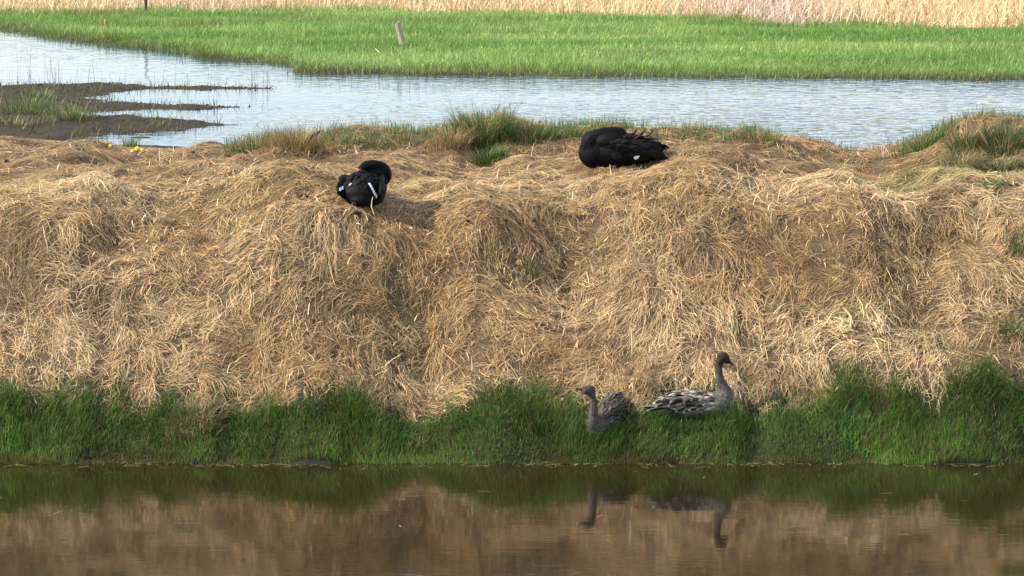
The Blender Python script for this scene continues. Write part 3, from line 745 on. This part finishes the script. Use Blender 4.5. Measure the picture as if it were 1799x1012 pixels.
# ------------------------------------------------------------------ dandelions, droppings, shed feathers
M_yellow = mat_plain('dandelion_petals', (0.80, 0.62, 0.03), 0.6, 0.2, 0.12, 90, 0.5, 0.004)
M_stemg = mat_plain('dandelion_stem', (0.16, 0.22, 0.06), 0.6, 0.3, 0.2, 40, 0.2, 0.002)
def dandelion(px, py, r, label):
    c0 = hit(px, py + 6)
    e = empty('dandelion', c0)
    tag(e, label, 'flower', 'dandelions at the pool edge')
    tube_obj('stem', [(0, 0, -0.02), (0.004, 0, 0.03), (0, -0.006, 0.06)], [0.004, 0.0035, 0.003], M_stemg, e)
    bm = bmesh.new()
    for layer, (rr, n, zz, tilt) in enumerate([(1.0, 16, 0.060, 0.10), (0.75, 13, 0.066, 0.35), (0.45, 10, 0.070, 0.7)]):
        for k in range(n):
            a = 2 * math.pi * k / n + layer * 0.2 + random.uniform(-0.08, 0.08)
            d = Vector((math.cos(a), math.sin(a) * 1.0, tilt)).normalized(); s = Vector((-math.sin(a), math.cos(a), 0))
            q0 = Vector((0, 0, zz)); w = r * 0.16
            f = [q0 + d * r * rr * 0.1 - s * w * 0.6, q0 + d * r * rr * 0.1 + s * w * 0.6, q0 + d * r * rr + s * w, q0 + d * r * rr - s * w]
            bm.faces.new([bm.verts.new(v) for v in f])
    fo = bm_obj('flower_head', bm, M_yellow, e)
    fo.rotation_euler = (R(38), R(-8), 0); fo.location = (0, 0.02, 0.012)
for px, py, r, lb in [(241.5, 263, 0.030, 'largest yellow dandelion beside the green tuft at the pool edge'),
                      (234, 267, 0.023, 'small yellow dandelion directly under the green tuft at the pool edge'),
                      (251, 265, 0.022, 'small yellow dandelion on the straw side of the largest one'),
                      (195, 258, 0.020, 'pale yellow dandelion standing apart from the other dandelions')]:
    dandelion(px, py, r, lb)

M_clod = mat_plain('dark_dropping', (0.035, 0.026, 0.020), 0.9, 0.2, 0.5, 60, 0.8, 0.01)
def clod(px, py, r, label):
    c0 = hit(px, py)
    bm = bmesh.new()
    bmesh.ops.create_icosphere(bm, subdivisions=2, radius=r)
    rr = random.Random(int(px * 31 + py))
    lobes = [Vector((rr.uniform(-1, 1), rr.uniform(-1, 1), rr.uniform(-0.2, 1))).normalized() for _ in range(5)]
    for v in bm.verts:
        d = v.co.normalized()
        k = 0.75 + 0.45 * max(max(0, d.dot(l)) ** 4 for l in lobes) + rr.uniform(-0.08, 0.08)
        v.co *= k
        v.co.z *= 0.7; v.co.x *= 1.2
    o = bm_obj('dropping', bm, M_clod); o.location = c0 + Vector((0, -0.02, 0.045))
    o.rotation_euler = (0, 0, rr.uniform(0, 6))
    tag(o, label, 'dropping', 'dark droppings on the straw')
clod(629, 381, 0.042, 'dark brown dropping on the straw directly in front of the preening swan')
for px, py, r, lb in [(822, 395, 0.024, 'a'), (889, 394, 0.022, 'a'), (938, 395, 0.026, 'a'), (818, 318, 0.020, 'b'), (862, 353, 0.018, 'b'),
                      (540, 352, 0.024, 'small dark dropping between the brown domed tussock and the preening swan'), (305, 266, 0.024, 'c'), (340, 274, 0.026, 'c'),
                      (12, 290, 0.03, 'dark dropping in the straw on the trodden top far from both swans'), (950, 449, 0.025, 'small dark dropping just above the thin green tuft on the slope'),
                      (873, 500, 0.02, 'small dark dropping just below the thin green tuft on the slope'), (1228, 333, 0.018, 'small dark dropping on the brow in front of the sleeping swan')]:
    clod(px, py, r, {'a': 'small dark dropping in the row along the brow above the thin green tuft', 'b': 'small dark dropping on the trodden top between the two black swans',
                     'c': 'small dark dropping beside the short pale stalk on the trodden top'}.get(lb, lb))

def feather_mesh(name, L, W, centre, margin, edge=0.3, curl=0.0, rows=7, cols=5, tip=None):
    V, col, Q = [], [], []
    for i in range(rows):
        t = i / (rows - 1)
        w = W * (math.sin(math.pi * min(1, 0.16 + 0.86 * t) ** 0.9) ** 0.6 if t < 1 else 0.12) * 0.5
        for j in range(cols):
            s = -1 + 2 * j / (cols - 1)
            V.append((-L * t, s * w, -0.10 * W * s * s - curl * L * t * t + 0.006 * W))
            k = max(abs(s), 0 if t < 0.8 else 1.0 if t > 0.95 else 0.6)
            f = 1.0 if k > 1 - edge else 0.0
            c = [a_ + (b_ - a_) * f for a_, b_ in zip(centre, margin)]
            col.append(c)
    for i in range(rows - 1):
        for j in range(cols - 1):
            q = i * cols + j
            Q.append((q, q + 1, q + cols + 1, q + cols))
    me = np_mesh(name, np.array(V), np.array(Q), np.array(col), True)
    me.materials.append(M_feather)
    return me

ME_white = feather_mesh('white_feather', 0.038, 0.018, (0.72, 0.71, 0.68), (0.78, 0.77, 0.74), curl=0.3)
for px, py, lb in [(632, 406, 'tiny white shed feather on the straw below the dark dropping'), (725, 412, 'tiny white shed feather lying in the straw gully')]:
    c0 = hit(px, py)
    o = put('shed_feather', ME_white); o.location = c0 + Vector((0, -0.03, 0.075)); o.rotation_euler = (R(35), R(15), R(20))
    tag(o, lb, 'feather')

# ------------------------------------------------------------------ birds
def catmull(pts, n):
    out = []
    P = [np.array(p, float) for p in pts]
    P = [2 * P[0] - P[1]] + P + [2 * P[-1] - P[-2]]
    for i in range(1, len(P) - 2):
        for k in range(n):
            t = k / n
            a, b_, c, d = P[i - 1], P[i], P[i + 1], P[i + 2]
            out.append(0.5 * (2 * b_ + (c - a) * t + (2 * a - 5 * b_ + 4 * c - d) * t * t + (3 * b_ - a - 3 * c + d) * t ** 3))
    out.append(P[-2])
    return out

def blob(name, balls, necks, vox=0.011, smooth=5):
    """one continuous skin round ellipsoids and tapering chains (x, y, z, radius)"""
    bm = bmesh.new()
    for (c, rad, rot) in balls:
        mt = Matrix.Translation(c) @ Euler([R(q) for q in rot]).to_matrix().to_4x4() @ Matrix.Diagonal((*rad, 1))
        bmesh.ops.create_icosphere(bm, subdivisions=3, radius=1.0, matrix=mt)
    for ch in necks:
        for q in catmull(ch, 7):
            bmesh.ops.create_icosphere(bm, subdivisions=2, radius=max(0.004, q[3]), matrix=Matrix.Translation(q[:3]))
    me = bpy.data.meshes.new(name); bm.to_mesh(me); bm.free()
    o = bpy.data.objects.new('tmp', me); C.objects.link(o)
    r = o.modifiers.new('r', 'REMESH'); r.mode = 'VOXEL'; r.voxel_size = vox; r.use_smooth_shade = True
    s = o.modifiers.new('s', 'SMOOTH'); s.iterations = smooth; s.factor = 0.5
    dg = bpy.context.evaluated_depsgraph_get()
    out = bpy.data.meshes.new_from_object(o.evaluated_get(dg)); out.name = name
    bpy.data.objects.remove(o); bpy.data.meshes.remove(me)
    out.materials.clear()
    return out

def bvh_of(me):
    return BVHTree.FromPolygons([v.co.copy() for v in me.vertices], [tuple(p.vertices) for p in me.polygons])

def place_feather(me, parent, bvh, f, phi, s, u0, scale, tilt, down, rr, name='feather'):
    d = Vector((0, math.sin(phi) * s, math.cos(phi)))
    loc, nor, _, _ = bvh.ray_cast(Vector((f, 0, u0)) + d, -d, 2.0)
    if loc is None: return None
    if nor.dot(d) < 0: nor = -nor
    back = Vector((-1, 0, -down))
    back = (back - nor * back.dot(nor)).normalized()
    xax = (-back * math.cos(tilt) - nor * math.sin(tilt)).normalized()
    zax = (nor * math.cos(tilt) - back * math.sin(tilt)).normalized()
    yax = zax.cross(xax)
    mt = Matrix((xax, yax, zax)).transposed()
    mt = mt @ Euler((rr.uniform(-.3, .3), 0, rr.uniform(-.38, .38))).to_matrix()
    o = put(name, me, None, parent)
    o.matrix_local = Matrix.Translation(loc + nor * 0.006) @ mt.to_4x4() @ Matrix.Scale(scale * rr.uniform(0.85, 1.2), 4)
    return o

def wing_mesh(name, s, c, rad, rot):
    """folded wing: a flattened shell lying against the flank, pointed to the rear"""
    bm = bmesh.new()
    bmesh.ops.create_icosphere(bm, subdivisions=3, radius=1.0)
    for v in bm.verts:
        t = (v.co.x + 1) / 2
        k = 0.35 + 0.65 * min(1, t / 0.55) ** 0.8
        v.co.z *= k; v.co.y *= k
    mt = Matrix.Translation((c[0], s * c[1], c[2])) @ Euler((R(rot[0] * s), R(rot[1]), R(rot[2] * s))).to_matrix().to_4x4() @ Matrix.Diagonal((*rad, 1))
    bmesh.ops.transform(bm, matrix=mt, verts=bm.verts)
    me = bpy.data.meshes.new(name); bm.to_mesh(me); bm.free()
    for p in me.polygons: p.use_smooth = True
    return me

def bill_mesh(name, L, w, h, hook=0.2, rows=7, seg=10):
    """flattened tapering bill along +X with a rounded nail"""
    bm = bmesh.new(); prev = None
    for i in range(rows):
        t = i / (rows - 1)
        ww = w * (1 - 0.38 * t) * (1 if t < 0.9 else 0.72)
        hh = h * (1 - 0.62 * t ** 0.8) * (1 if t < 0.95 else 0.6)
        zc = -hook * h * t * t
        ring = [bm.verts.new((L * t, ww * 0.5 * math.cos(2 * math.pi * k / seg), zc + hh * 0.5 * math.sin(2 * math.pi * k / seg))) for k in range(seg)]
        if prev:
            for k in range(seg): bm.faces.new((prev[k], prev[(k + 1) % seg], ring[(k + 1) % seg], ring[k]))
        else: bm.faces.new(ring)
        prev = ring
    bm.faces.new(prev)
    bmesh.ops.recalc_face_normals(bm, faces=bm.faces)
    me = bpy.data.meshes.new(name); bm.to_mesh(me); bm.free()
    for p in me.polygons: p.use_smooth = True
    return me

def ball_mesh(name, r):
    bm = bmesh.new(); bmesh.ops.create_icosphere(bm, subdivisions=2, radius=r)
    me = bpy.data.meshes.new(name); bm.to_mesh(me); bm.free()
    for p in me.polygons: p.use_smooth = True
    return me

def aim(o, p, d, roll=0.0):
    o.rotation_mode = 'XYZ'
    q = Vector(d).normalized().to_track_quat('X', 'Z')
    o.matrix_local = Matrix.Translation(p) @ q.to_matrix().to_4x4() @ Matrix.Rotation(roll, 4, 'X')

M_black = mat_plain('black_plumage', (0.0035, 0.003, 0.0032), 0.65, 0.12, 0.5, 45, 0.5, 0.012)
def mat_down(name):
    m = bpy.data.materials.new(name)
    nt, N, L, P = nodes_of(m)
    a = N.new('ShaderNodeAttribute'); a.attribute_name = 'col'
    tc = N.new('ShaderNodeTexCoord'); mp = N.new('ShaderNodeMapping'); mp.inputs['Scale'].default_value = (1, 1.2, 0.55)
    L.new(tc.outputs['Object'], mp.inputs[0])
    n = N.new('ShaderNodeTexNoise'); n.inputs['Scale'].default_value = 60; n.inputs['Detail'].default_value = 4
    L.new(mp.outputs[0], n.inputs['Vector'])
    r = N.new('ShaderNodeMapRange'); r.inputs[1].default_value = 0.3; r.inputs[2].default_value = 0.7; r.inputs[3].default_value = 0.45; r.inputs[4].default_value = 1.5
    L.new(n.outputs[0], r.inputs[0])
    mu = N.new('ShaderNodeMix'); mu.data_type = 'RGBA'; mu.blend_type = 'MULTIPLY'; mu.inputs[0].default_value = 1
    L.new(a.outputs['Color'], mu.inputs[6]); L.new(r.outputs[0], mu.inputs[7]); L.new(mu.outputs[2], P.inputs['Base Color'])
    P.inputs['Roughness'].default_value = 0.85; P.inputs['Specular IOR Level'].default_value = 0.12
    b = N.new('ShaderNodeBump'); b.inputs['Strength'].default_value = 0.7; b.inputs['Distance'].default_value = 0.012
    L.new(n.outputs[0], b.inputs['Height']); L.new(b.outputs[0], P.inputs['Normal'])
    return m
M_down = mat_down('cygnet_down')
def paint(me, fn):
    co = np.empty(len(me.vertices) * 3, np.float32); me.vertices.foreach_get('co', co); co = co.reshape(-1, 3)
    c4 = np.ones((len(co), 4), np.float32); c4[:, :3] = fn(co)
    me.attributes.new('col', 'FLOAT_COLOR', 'POINT').data.foreach_set('color', c4.ravel())
    return me
def mixc(a, b, w):
    return np.array(a) + (np.array(b) - np.array(a)) * np.asarray(w)[:, None]
def bvh_with(torso, wings):
    t = blob('torso', torso, [])
    V = [v.co.copy() for v in t.vertices]; F = [tuple(p.vertices) for p in t.polygons]
    for w in wings:
        k = len(V); V += [v.co.copy() for v in w.vertices]; F += [tuple(i + k for i in p.vertices) for p in w.polygons]
    bpy.data.meshes.remove(t)
    return BVHTree.FromPolygons(V, F)
def stick_on(me, parent, bvh, org, d, along, scale, name, lift=0.006):
    """lay a feather where a line meets the bird, its tip pointing along a given direction"""
    loc, nor, _, _ = bvh.ray_cast(Vector(org), Vector(d).normalized(), 3.0)
    if loc is None: return None
    if nor.dot(Vector(d)) > 0: nor = -nor
    back = Vector(along); back = (back - nor * back.dot(nor)).normalized()
    xax = -back; zax = nor; yax = zax.cross(xax)
    o = put(name, me, None, parent)
    o.matrix_local = Matrix.Translation(loc + nor * lift) @ Matrix((xax, yax, zax)).transposed().to_4x4() @ Matrix.Diagonal((*scale, 1))
    return o
M_redbill = mat_plain('red_bill', (0.62, 0.035, 0.025), 0.4, 0.5, 0.15, 20, 0.1, 0.002)
M_darkbill = mat_plain('dark_bill', (0.040, 0.022, 0.020), 0.5, 0.4, 0.3, 30, 0.1, 0.002)
M_greybill = mat_plain('greyish_bill', (0.12, 0.085, 0.075), 0.5, 0.4, 0.3, 30, 0.1, 0.002)
M_eye = mat_plain('dark_eye', (0.012, 0.008, 0.006), 0.15, 0.6, 0.1, 10, 0.0, 0.001)

K = (0.003, 0.0028, 0.003); K2 = (0.008, 0.0072, 0.0075); WHT = (0.80, 0.79, 0.77)
FB = [feather_mesh('black_feather_a', 0.12, 0.060, K, K2, curl=0.10), feather_mesh('black_feather_b', 0.12, 0.055, K2, K, curl=-0.35),
      feather_mesh('black_feather_c', 0.11, 0.065, K, K, curl=-0.6)]
FW = feather_mesh('white_flight_feather', 0.13, 0.030, WHT, WHT, curl=0.08)
pal = (0.40, 0.355, 0.29); mid = (0.13, 0.106, 0.085); drk = (0.020, 0.017, 0.016)
FG = [feather_mesh('cygnet_feather_a', 0.10, 0.052, drk, pal, 0.45, 0.15), feather_mesh('cygnet_feather_b', 0.10, 0.050, mid, pal, 0.45, 0.05),
      feather_mesh('cygnet_feather_c', 0.10, 0.055, drk, mid, 0.45, 0.12), feather_mesh('cygnet_feather_d', 0.09, 0.046, pal, pal, 0.4, 0.2)]
FGd = [feather_mesh('cygnet_feather_e', 0.10, 0.050, drk, (0.11, 0.092, 0.078), 0.45, 0.12), feather_mesh('cygnet_feather_f', 0.10, 0.052, drk, (0.30, 0.265, 0.22), 0.25, 0.1),
       feather_mesh('cygnet_feather_g', 0.10, 0.05, mid, drk, 0.45, 0.1)]
LONGF = feather_mesh('cygnet_flight_feather', 0.20, 0.045, drk, pal, 0.35, 0.05)

# --- sleeping swan, side on, breast to the left, head laid back along the body
rr = random.Random(5)
p0 = hit(1097, 294)
sw = empty('swan', p0 + Vector((0.0, 0.12, -0.03)), (R(-3), R(2.5), R(180 - 6)))
sw.scale = (0.92, 1.0, 1.06)
tag(sw, 'black swan asleep side-on on the crest with its neck folded over its back', 'swan', 'black swans on the bank')
torso = [((0.10, 0, 0.175), (0.40, 0.215, 0.185), (0, -4, 0)), ((0.33, 0, 0.185), (0.235, 0.195, 0.185), (0, 0, 0)), ((-0.18, 0, 0.195), (0.27, 0.16, 0.150), (0, -7, 0)), ((-0.36, 0, 0.15), (0.16, 0.09, 0.055), (0, -4, 0))]
wm = {s: wing_mesh('wing', s, (-0.06, 0.165, 0.20), (0.40, 0.055, 0.145), (-14, -5, -6)) for s in (1, -1)}
bv = bvh_with(torso, list(wm.values()))
neck = [(0.36, 0.03, 0.22, 0.15), (0.40, 0.05, 0.30, 0.125), (0.32, 0.06, 0.36, 0.092), (0.22, 0.05, 0.385, 0.080), (0.12, 0.03, 0.395, 0.072), (0.04, 0.01, 0.385, 0.068), (-0.02, 0.0, 0.37, 0.044)]
body = put('body', blob('swan_body', torso + [((0.03, 0.01, 0.395), (0.08, 0.058, 0.062), (0, -14, 0)), ((0.18, 0.05, 0.32), (0.20, 0.15, 0.10), (0, 0, 0)), ((0.0, 0.0, 0.31), (0.16, 0.12, 0.08), (0, 0, 0))], [neck]), M_black, sw)
b_ = put('bill', bill_mesh('bill', 0.075, 0.034, 0.036), M_redbill, sw); aim(b_, (-0.025, 0.03, 0.372), (-0.85, 0.12, -0.5))
e_ = put('eye', ball_mesh('eye', 0.006), M_eye, sw); e_.location = (0.0, 0.060, 0.41)
for s in (1, -1):
    w = put('wing', wm[s], M_black, sw)
    for i in range(8):
        for k in range(6):
            f = 0.14 - i * 0.075 + rr.uniform(-.02, .02)
            place_feather(FB[0] if k > 1 else rr.choice(FB[:2]), w, bv, f, R(8 + k * 15 + rr.uniform(-4, 4)), s, 0.17, 0.9 + 0.2 * (i > 3), R(rr.uniform(6, 20) if k < 2 else 4), 0.1, rr)
    for k in range(4):
        place_feather(FB[0], w, bv, -0.30 - 0.03 * k, R(35 + 15 * k), s, 0.15, 1.5, R(4), 0.05, rr)
    stick_on(FW, w, bv, (-0.15, s, 0.15), (0, -s, 0), (-1, 0, 0.35), (0.55, 1.4, 1), 'white_feather', 0.03)
for k in range(7):
    o = put('tail_feather', FB[0], None, sw)
    o.matrix_local = Matrix.Translation((-0.34, (k - 3) * 0.02, 0.155 + 0.008 * (k % 2))) @ Euler((0, R(-2), R((k - 3) * -7))).to_matrix().to_4x4() @ Matrix.Scale(1.25, 4)

# --- preening swan seen from behind, neck looped round to its right side
p1 = hit(636, 367)
sw = empty('swan', p1 + Vector((0.0, 0.18, -0.03)), (R(0), R(0), R(90 - 4)))
sw.scale = (1.0, 1.07, 0.98)
tag(sw, 'black swan with its tail to the water, preening, red bill against its back', 'swan', 'black swans on the bank')
torso = [((0.14, 0, 0.20), (0.36, 0.225, 0.215), (0, -3, 0)), ((0.0, 0, 0.215), (0.27, 0.225, 0.21), (0, 0, 0)), ((-0.16, 0, 0.19), (0.16, 0.17, 0.15), (0, -6, 0)), ((-0.23, 0.0, 0.14), (0.12, 0.11, 0.08), (0, -10, 0))]
wm = {s: wing_mesh('wing', s, (0.0, 0.175, 0.235), (0.32, 0.06, 0.15), (-12, -2, -8)) for s in (1, -1)}
bv = bvh_with(torso, list(wm.values()))
# local +Y is to the left of the picture, so the neck runs on -Y
neck = [(0.34, -0.02, 0.24, 0.14), (0.36, -0.13, 0.30, 0.11), (0.28, -0.195, 0.35, 0.074), (0.18, -0.195, 0.430, 0.064), (0.12, -0.12, 0.478, 0.060), (0.08, -0.035, 0.478, 0.056), (0.05, 0.01, 0.455, 0.044)]
body = put('body', blob('swan_body', torso + [((0.10, -0.03, 0.474), (0.050, 0.075, 0.052), (-14, 0, 0)), ((0.14, -0.10, 0.38), (0.10, 0.11, 0.08), (0, 0, 0))], [neck]), M_black, sw)
b_ = put('bill', bill_mesh('bill', 0.065, 0.034, 0.032), M_redbill, sw); aim(b_, (0.035, 0.0, 0.452), (-0.40, 0.85, -0.30))
e_ = put('eye', ball_mesh('eye', 0.006), M_eye, sw); e_.location = (0.05, -0.03, 0.51)
for s in (1, -1):
    w = put('wing', wm[s], M_black, sw)
    for i in range(6):
        for k in range(6):
            f = 0.16 - i * 0.07 + rr.uniform(-.02, .02)
            place_feather(FB[0], w, bv, f, R(8 + k * 15 + rr.uniform(-4, 4)), s, 0.19, 0.85, R(rr.uniform(2, 9)), 0.25, rr)
for k in range(6):
    stick_on(FW, w, bv, (-1.5, -0.105 - 0.013 * k, 0.33 - 0.022 * k), (1, 0.02, -0.02), (-0.3, -0.55, -1), (0.32, 0.95, 1), 'white_feather', 0.03)
wl = [c_ for c_ in sw.children if c_.name.startswith('wing')][0]
for k in range(2):
    stick_on(FW, wl, bv, (-1.5, 0.195 + 0.012 * k, 0.27 - 0.015 * k), (1, 0, 0), (-0.3, 0.5, -0.6), (0.35, 1.1, 1), 'white_feather', 0.03)
stick_on(FW, wl, bv, (-1.5, 0.075, 0.30), (1, 0, 0), (-0.3, 0.7, -0.5), (0.30, 0.5, 1), 'white_feather', 0.03)
for k in range(7):
    o = put('tail_feather', FB[k % 2], None, sw)
    o.matrix_local = Matrix.Translation((-0.24, (k - 3) * 0.022, 0.13)) @ Euler((0, R(-32), R((k - 3) * -8))).to_matrix().to_4x4() @ Matrix.Scale(0.85, 4)
c0 = hit(660, 386)
o = tube_obj('dry_stalk', [(0, 0, 0), (-0.02, -0.01, 0.07), (-0.045, 0.0, 0.14), (-0.04, 0.02, 0.20), (-0.03, 0.03, 0.24)], [0.005, 0.0045, 0.006, 0.005, 0.003], M_stalk)
o.location = c0
tag(o, 'pale bent stalk rising from the straw in front of the preening swan', 'stalk')

# --- grey cygnet, side on, neck upright, facing right
p2 = hit(1212, 737)
cy = empty('cygnet', p2 + Vector((0.0, 0.10, -0.02)), (R(0), R(0), R(4)))
tag(cy, 'grey mottled cygnet sitting side-on with upright neck and dark head', 'cygnet', 'grey cygnets on the green strip')
torso = [((0.03, 0, 0.14), (0.34, 0.175, 0.145), (0, 2, 0)), ((0.24, 0, 0.14), (0.18, 0.155, 0.135), (0, 0, 0)), ((-0.22, 0, 0.115), (0.19, 0.12, 0.085), (0, -8, 0)), ((-0.36, 0, 0.075), (0.13, 0.07, 0.035), (0, -8, 0))]
wm = {s: wing_mesh('wing', s, (-0.06, 0.130, 0.165), (0.31, 0.05, 0.105), (-16, 6, -6)) for s in (1, -1)}
bv = bvh_with(torso, list(wm.values()))
neck = [(0.31, 0, 0.15, 0.125), (0.350, 0, 0.23, 0.096), (0.335, 0, 0.31, 0.066), (0.305, 0, 0.39, 0.047), (0.292, 0, 0.48, 0.040), (0.295, 0, 0.56, 0.039), (0.315, 0, 0.61, 0.047)]
body_me = blob('cygnet_body', torso + [((0.335, 0, 0.618), (0.068, 0.047, 0.056), (0, 20, 0))], [neck, [(0.34, 0, 0.61, 0.046), (0.37, 0, 0.592, 0.036), (0.395, 0, 0.578, 0.024)]], 0.009, 4)
def dcol(co):
    c = mixc((0.16, 0.145, 0.12), (0.085, 0.074, 0.062), np.clip((co[:, 2] - 0.20) / 0.12, 0, 1) * (co[:, 0] > 0.18))
    c = mixc((0, 0, 0), (1, 1, 1), np.ones(len(co))) * c
    w = np.clip((co[:, 2] - 0.44) / 0.12, 0, 1)
    return c + (np.array((0.040, 0.029, 0.026)) - c) * w[:, None]
body = put('body', paint(body_me, dcol), M_down, cy)
b_ = put('bill', bill_mesh('bill', 0.082, 0.040, 0.048), M_darkbill, cy); aim(b_, (0.378, 0, 0.588), (0.80, 0, -0.50))
for s in (1, -1):
    e_ = put('eye', ball_mesh('eye', 0.006), M_eye, cy); e_.location = (0.365, s * 0.040, 0.625)
    w = put('wing', paint(wm[s], lambda co: np.tile((0.16, 0.14, 0.12), (len(co), 1))), M_down, cy)
    for i in range(9):
        for k in range(7):
            f = 0.24 - i * 0.064 + rr.uniform(-.02, .02)
            place_feather(rr.choice([FG[0], FG[0], FG[2], FG[2], FG[3], FG[1]] if i > 2 else [FG[1], FG[1], FG[2], FG[2], FG[3]]), w, bv, f, R(4 + k * 14.5 + rr.uniform(-5, 5)), s, 0.13, 0.62 + 0.055 * i, R(rr.uniform(4, 14)), 0.12, rr)
    for k in range(4):
        place_feather(LONGF, w, bv, -0.14 - 0.04 * k, R(50 + 12 * k), s, 0.11, 1.0, R(5), 0.1, rr, 'flight_feather')
for k in range(5):
    o = put('tail_feather', FG[k % 3], None, cy)
    o.matrix_local = Matrix.Translation((-0.36, (k - 2) * 0.022, 0.08)) @ Euler((0, R(-12), R((k - 2) * -9))).to_matrix().to_4x4() @ Matrix.Scale(1.1, 4)

# --- grey cygnet turned towards the water, bill open
p3 = hit(1050, 754)
yaw = math.atan2(-0.90, -0.43)
slope = R(17)
cy = empty('cygnet', p3 + Vector((0.09, 0.20, -0.05)))
cy.rotation_euler = (Matrix.Rotation(yaw, 3, 'Z') @ Matrix.Rotation(slope, 3, 'Y')).to_euler()
tag(cy, 'grey cygnet turned towards the water with its bill open', 'cygnet', 'grey cygnets on the green strip')
torso = [((0.02, 0, 0.14), (0.31, 0.165, 0.145), (0, 0, 0)), ((0.17, 0, 0.13), (0.15, 0.125, 0.115), (0, 0, 0)), ((-0.20, 0, 0.17), (0.18, 0.125, 0.11), (0, 4, 0)), ((-0.33, 0, 0.17), (0.10, 0.07, 0.05), (0, 8, 0))]
wm = {s: wing_mesh('wing', s, (-0.08, 0.115, 0.18), (0.30, 0.055, 0.12), (-16, -2, -8)) for s in (1, -1)}
bv = bvh_with(torso, list(wm.values()))
neck = [(0.23, 0, 0.12, 0.090), (0.26, 0, 0.20, 0.066), (0.245, 0.0, 0.29, 0.050), (0.215, 0.0, 0.37, 0.041), (0.185, -0.01, 0.46, 0.037), (0.18, -0.02, 0.52, 0.040)]
hc = Vector((0.195, -0.045, 0.545))
hd = Vector((0.40, -0.90, -0.10)).normalized()               # the head is turned to the bird's right
hq = hd.to_track_quat('X', 'Z').to_euler()
body_me = blob('cygnet_body', torso + [(tuple(hc), (0.070, 0.046, 0.050), [math.degrees(a_) for a_ in hq])], [neck], 0.009, 4)
def ccol(co):
    c = np.tile((0.080, 0.070, 0.057), (len(co), 1))
    w = np.clip((co[:, 2] - 0.540) / 0.04, 0, 1) * 0.75
    return c + (np.array((0.050, 0.038, 0.032)) - c) * w[:, None]
body = put('body', paint(body_me, ccol), M_down, cy)
tip = hc + hd * 0.054
u = put('upper_bill', bill_mesh('upper_bill', 0.078, 0.040, 0.034, -0.3), M_darkbill, cy); aim(u, tip + Vector((0, 0, 0.016)), hd + Vector((0, 0, 0.30)))
l = put('lower_bill', bill_mesh('lower_bill', 0.074, 0.034, 0.026, 0.1), M_greybill, cy); aim(l, tip + Vector((0, 0, -0.020)), hd + Vector((0, 0, -0.45)))
side = hd.cross(Vector((0, 0, 1))).normalized()
for s in (1, -1):
    e_ = put('eye', ball_mesh('eye', 0.007), M_eye, cy); e_.location = hc + hd * 0.030 + side * 0.038 * s + Vector((0, 0, 0.014))
    w = put('wing', paint(wm[s], lambda co: np.tile((0.05, 0.043, 0.04), (len(co), 1))), M_down, cy)
    for i in range(9):
        for k in range(7):
            f = 0.16 - i * 0.058 + rr.uniform(-.02, .02)
            place_feather(rr.choice(FGd), w, bv, f, R(4 + k * 15 + rr.uniform(-5, 5)), s, 0.15, 0.65 + 0.04 * i, R(rr.uniform(4, 14)), 0.1, rr)
for k in range(5):
    o = put('tail_feather', FGd[k % 3], None, cy)
    o.matrix_local = Matrix.Translation((-0.32, (k - 2) * 0.024, 0.18)) @ Euler((0, R(8), R((k - 2) * -9))).to_matrix().to_4x4()

# grass the cygnets sit in
def veil(px, py, n, h, w, label):
    c0 = hit(px, py)
    r = np.random.default_rng(int(px + py))
    x, y = c0.x + r.uniform(-w, w, n), c0.y + r.uniform(-0.08, 0.08, n)
    P, sd = upright(x, y, H(x, y) - 0.01, r.uniform(0, 6.28, n), r.uniform(0.5, 1.1, n) * h, r.uniform(1.0, 1.55, n), r.uniform(0.2, 1.7, n), 3, r)
    c = green_colour(n, (0.068, 0.150, 0.026), r)
    P = P - np.array(c0)
    o = ribbons('grass_tuft', P, sd, r.uniform(0.004, 0.009, n), taper(3, 1.8, 0.12), np.repeat(c[:, None, :], 4, 1), M_green)
    o.location = c0
    return tag(o, label, 'grass tuft')
veil(1046, 768, 700, 0.20, 0.28, 'green grass tuft growing in front of the breast of the open-billed cygnet')
veil(1215, 752, 700, 0.15, 0.42, 'low green grass in front of the side-on cygnet')
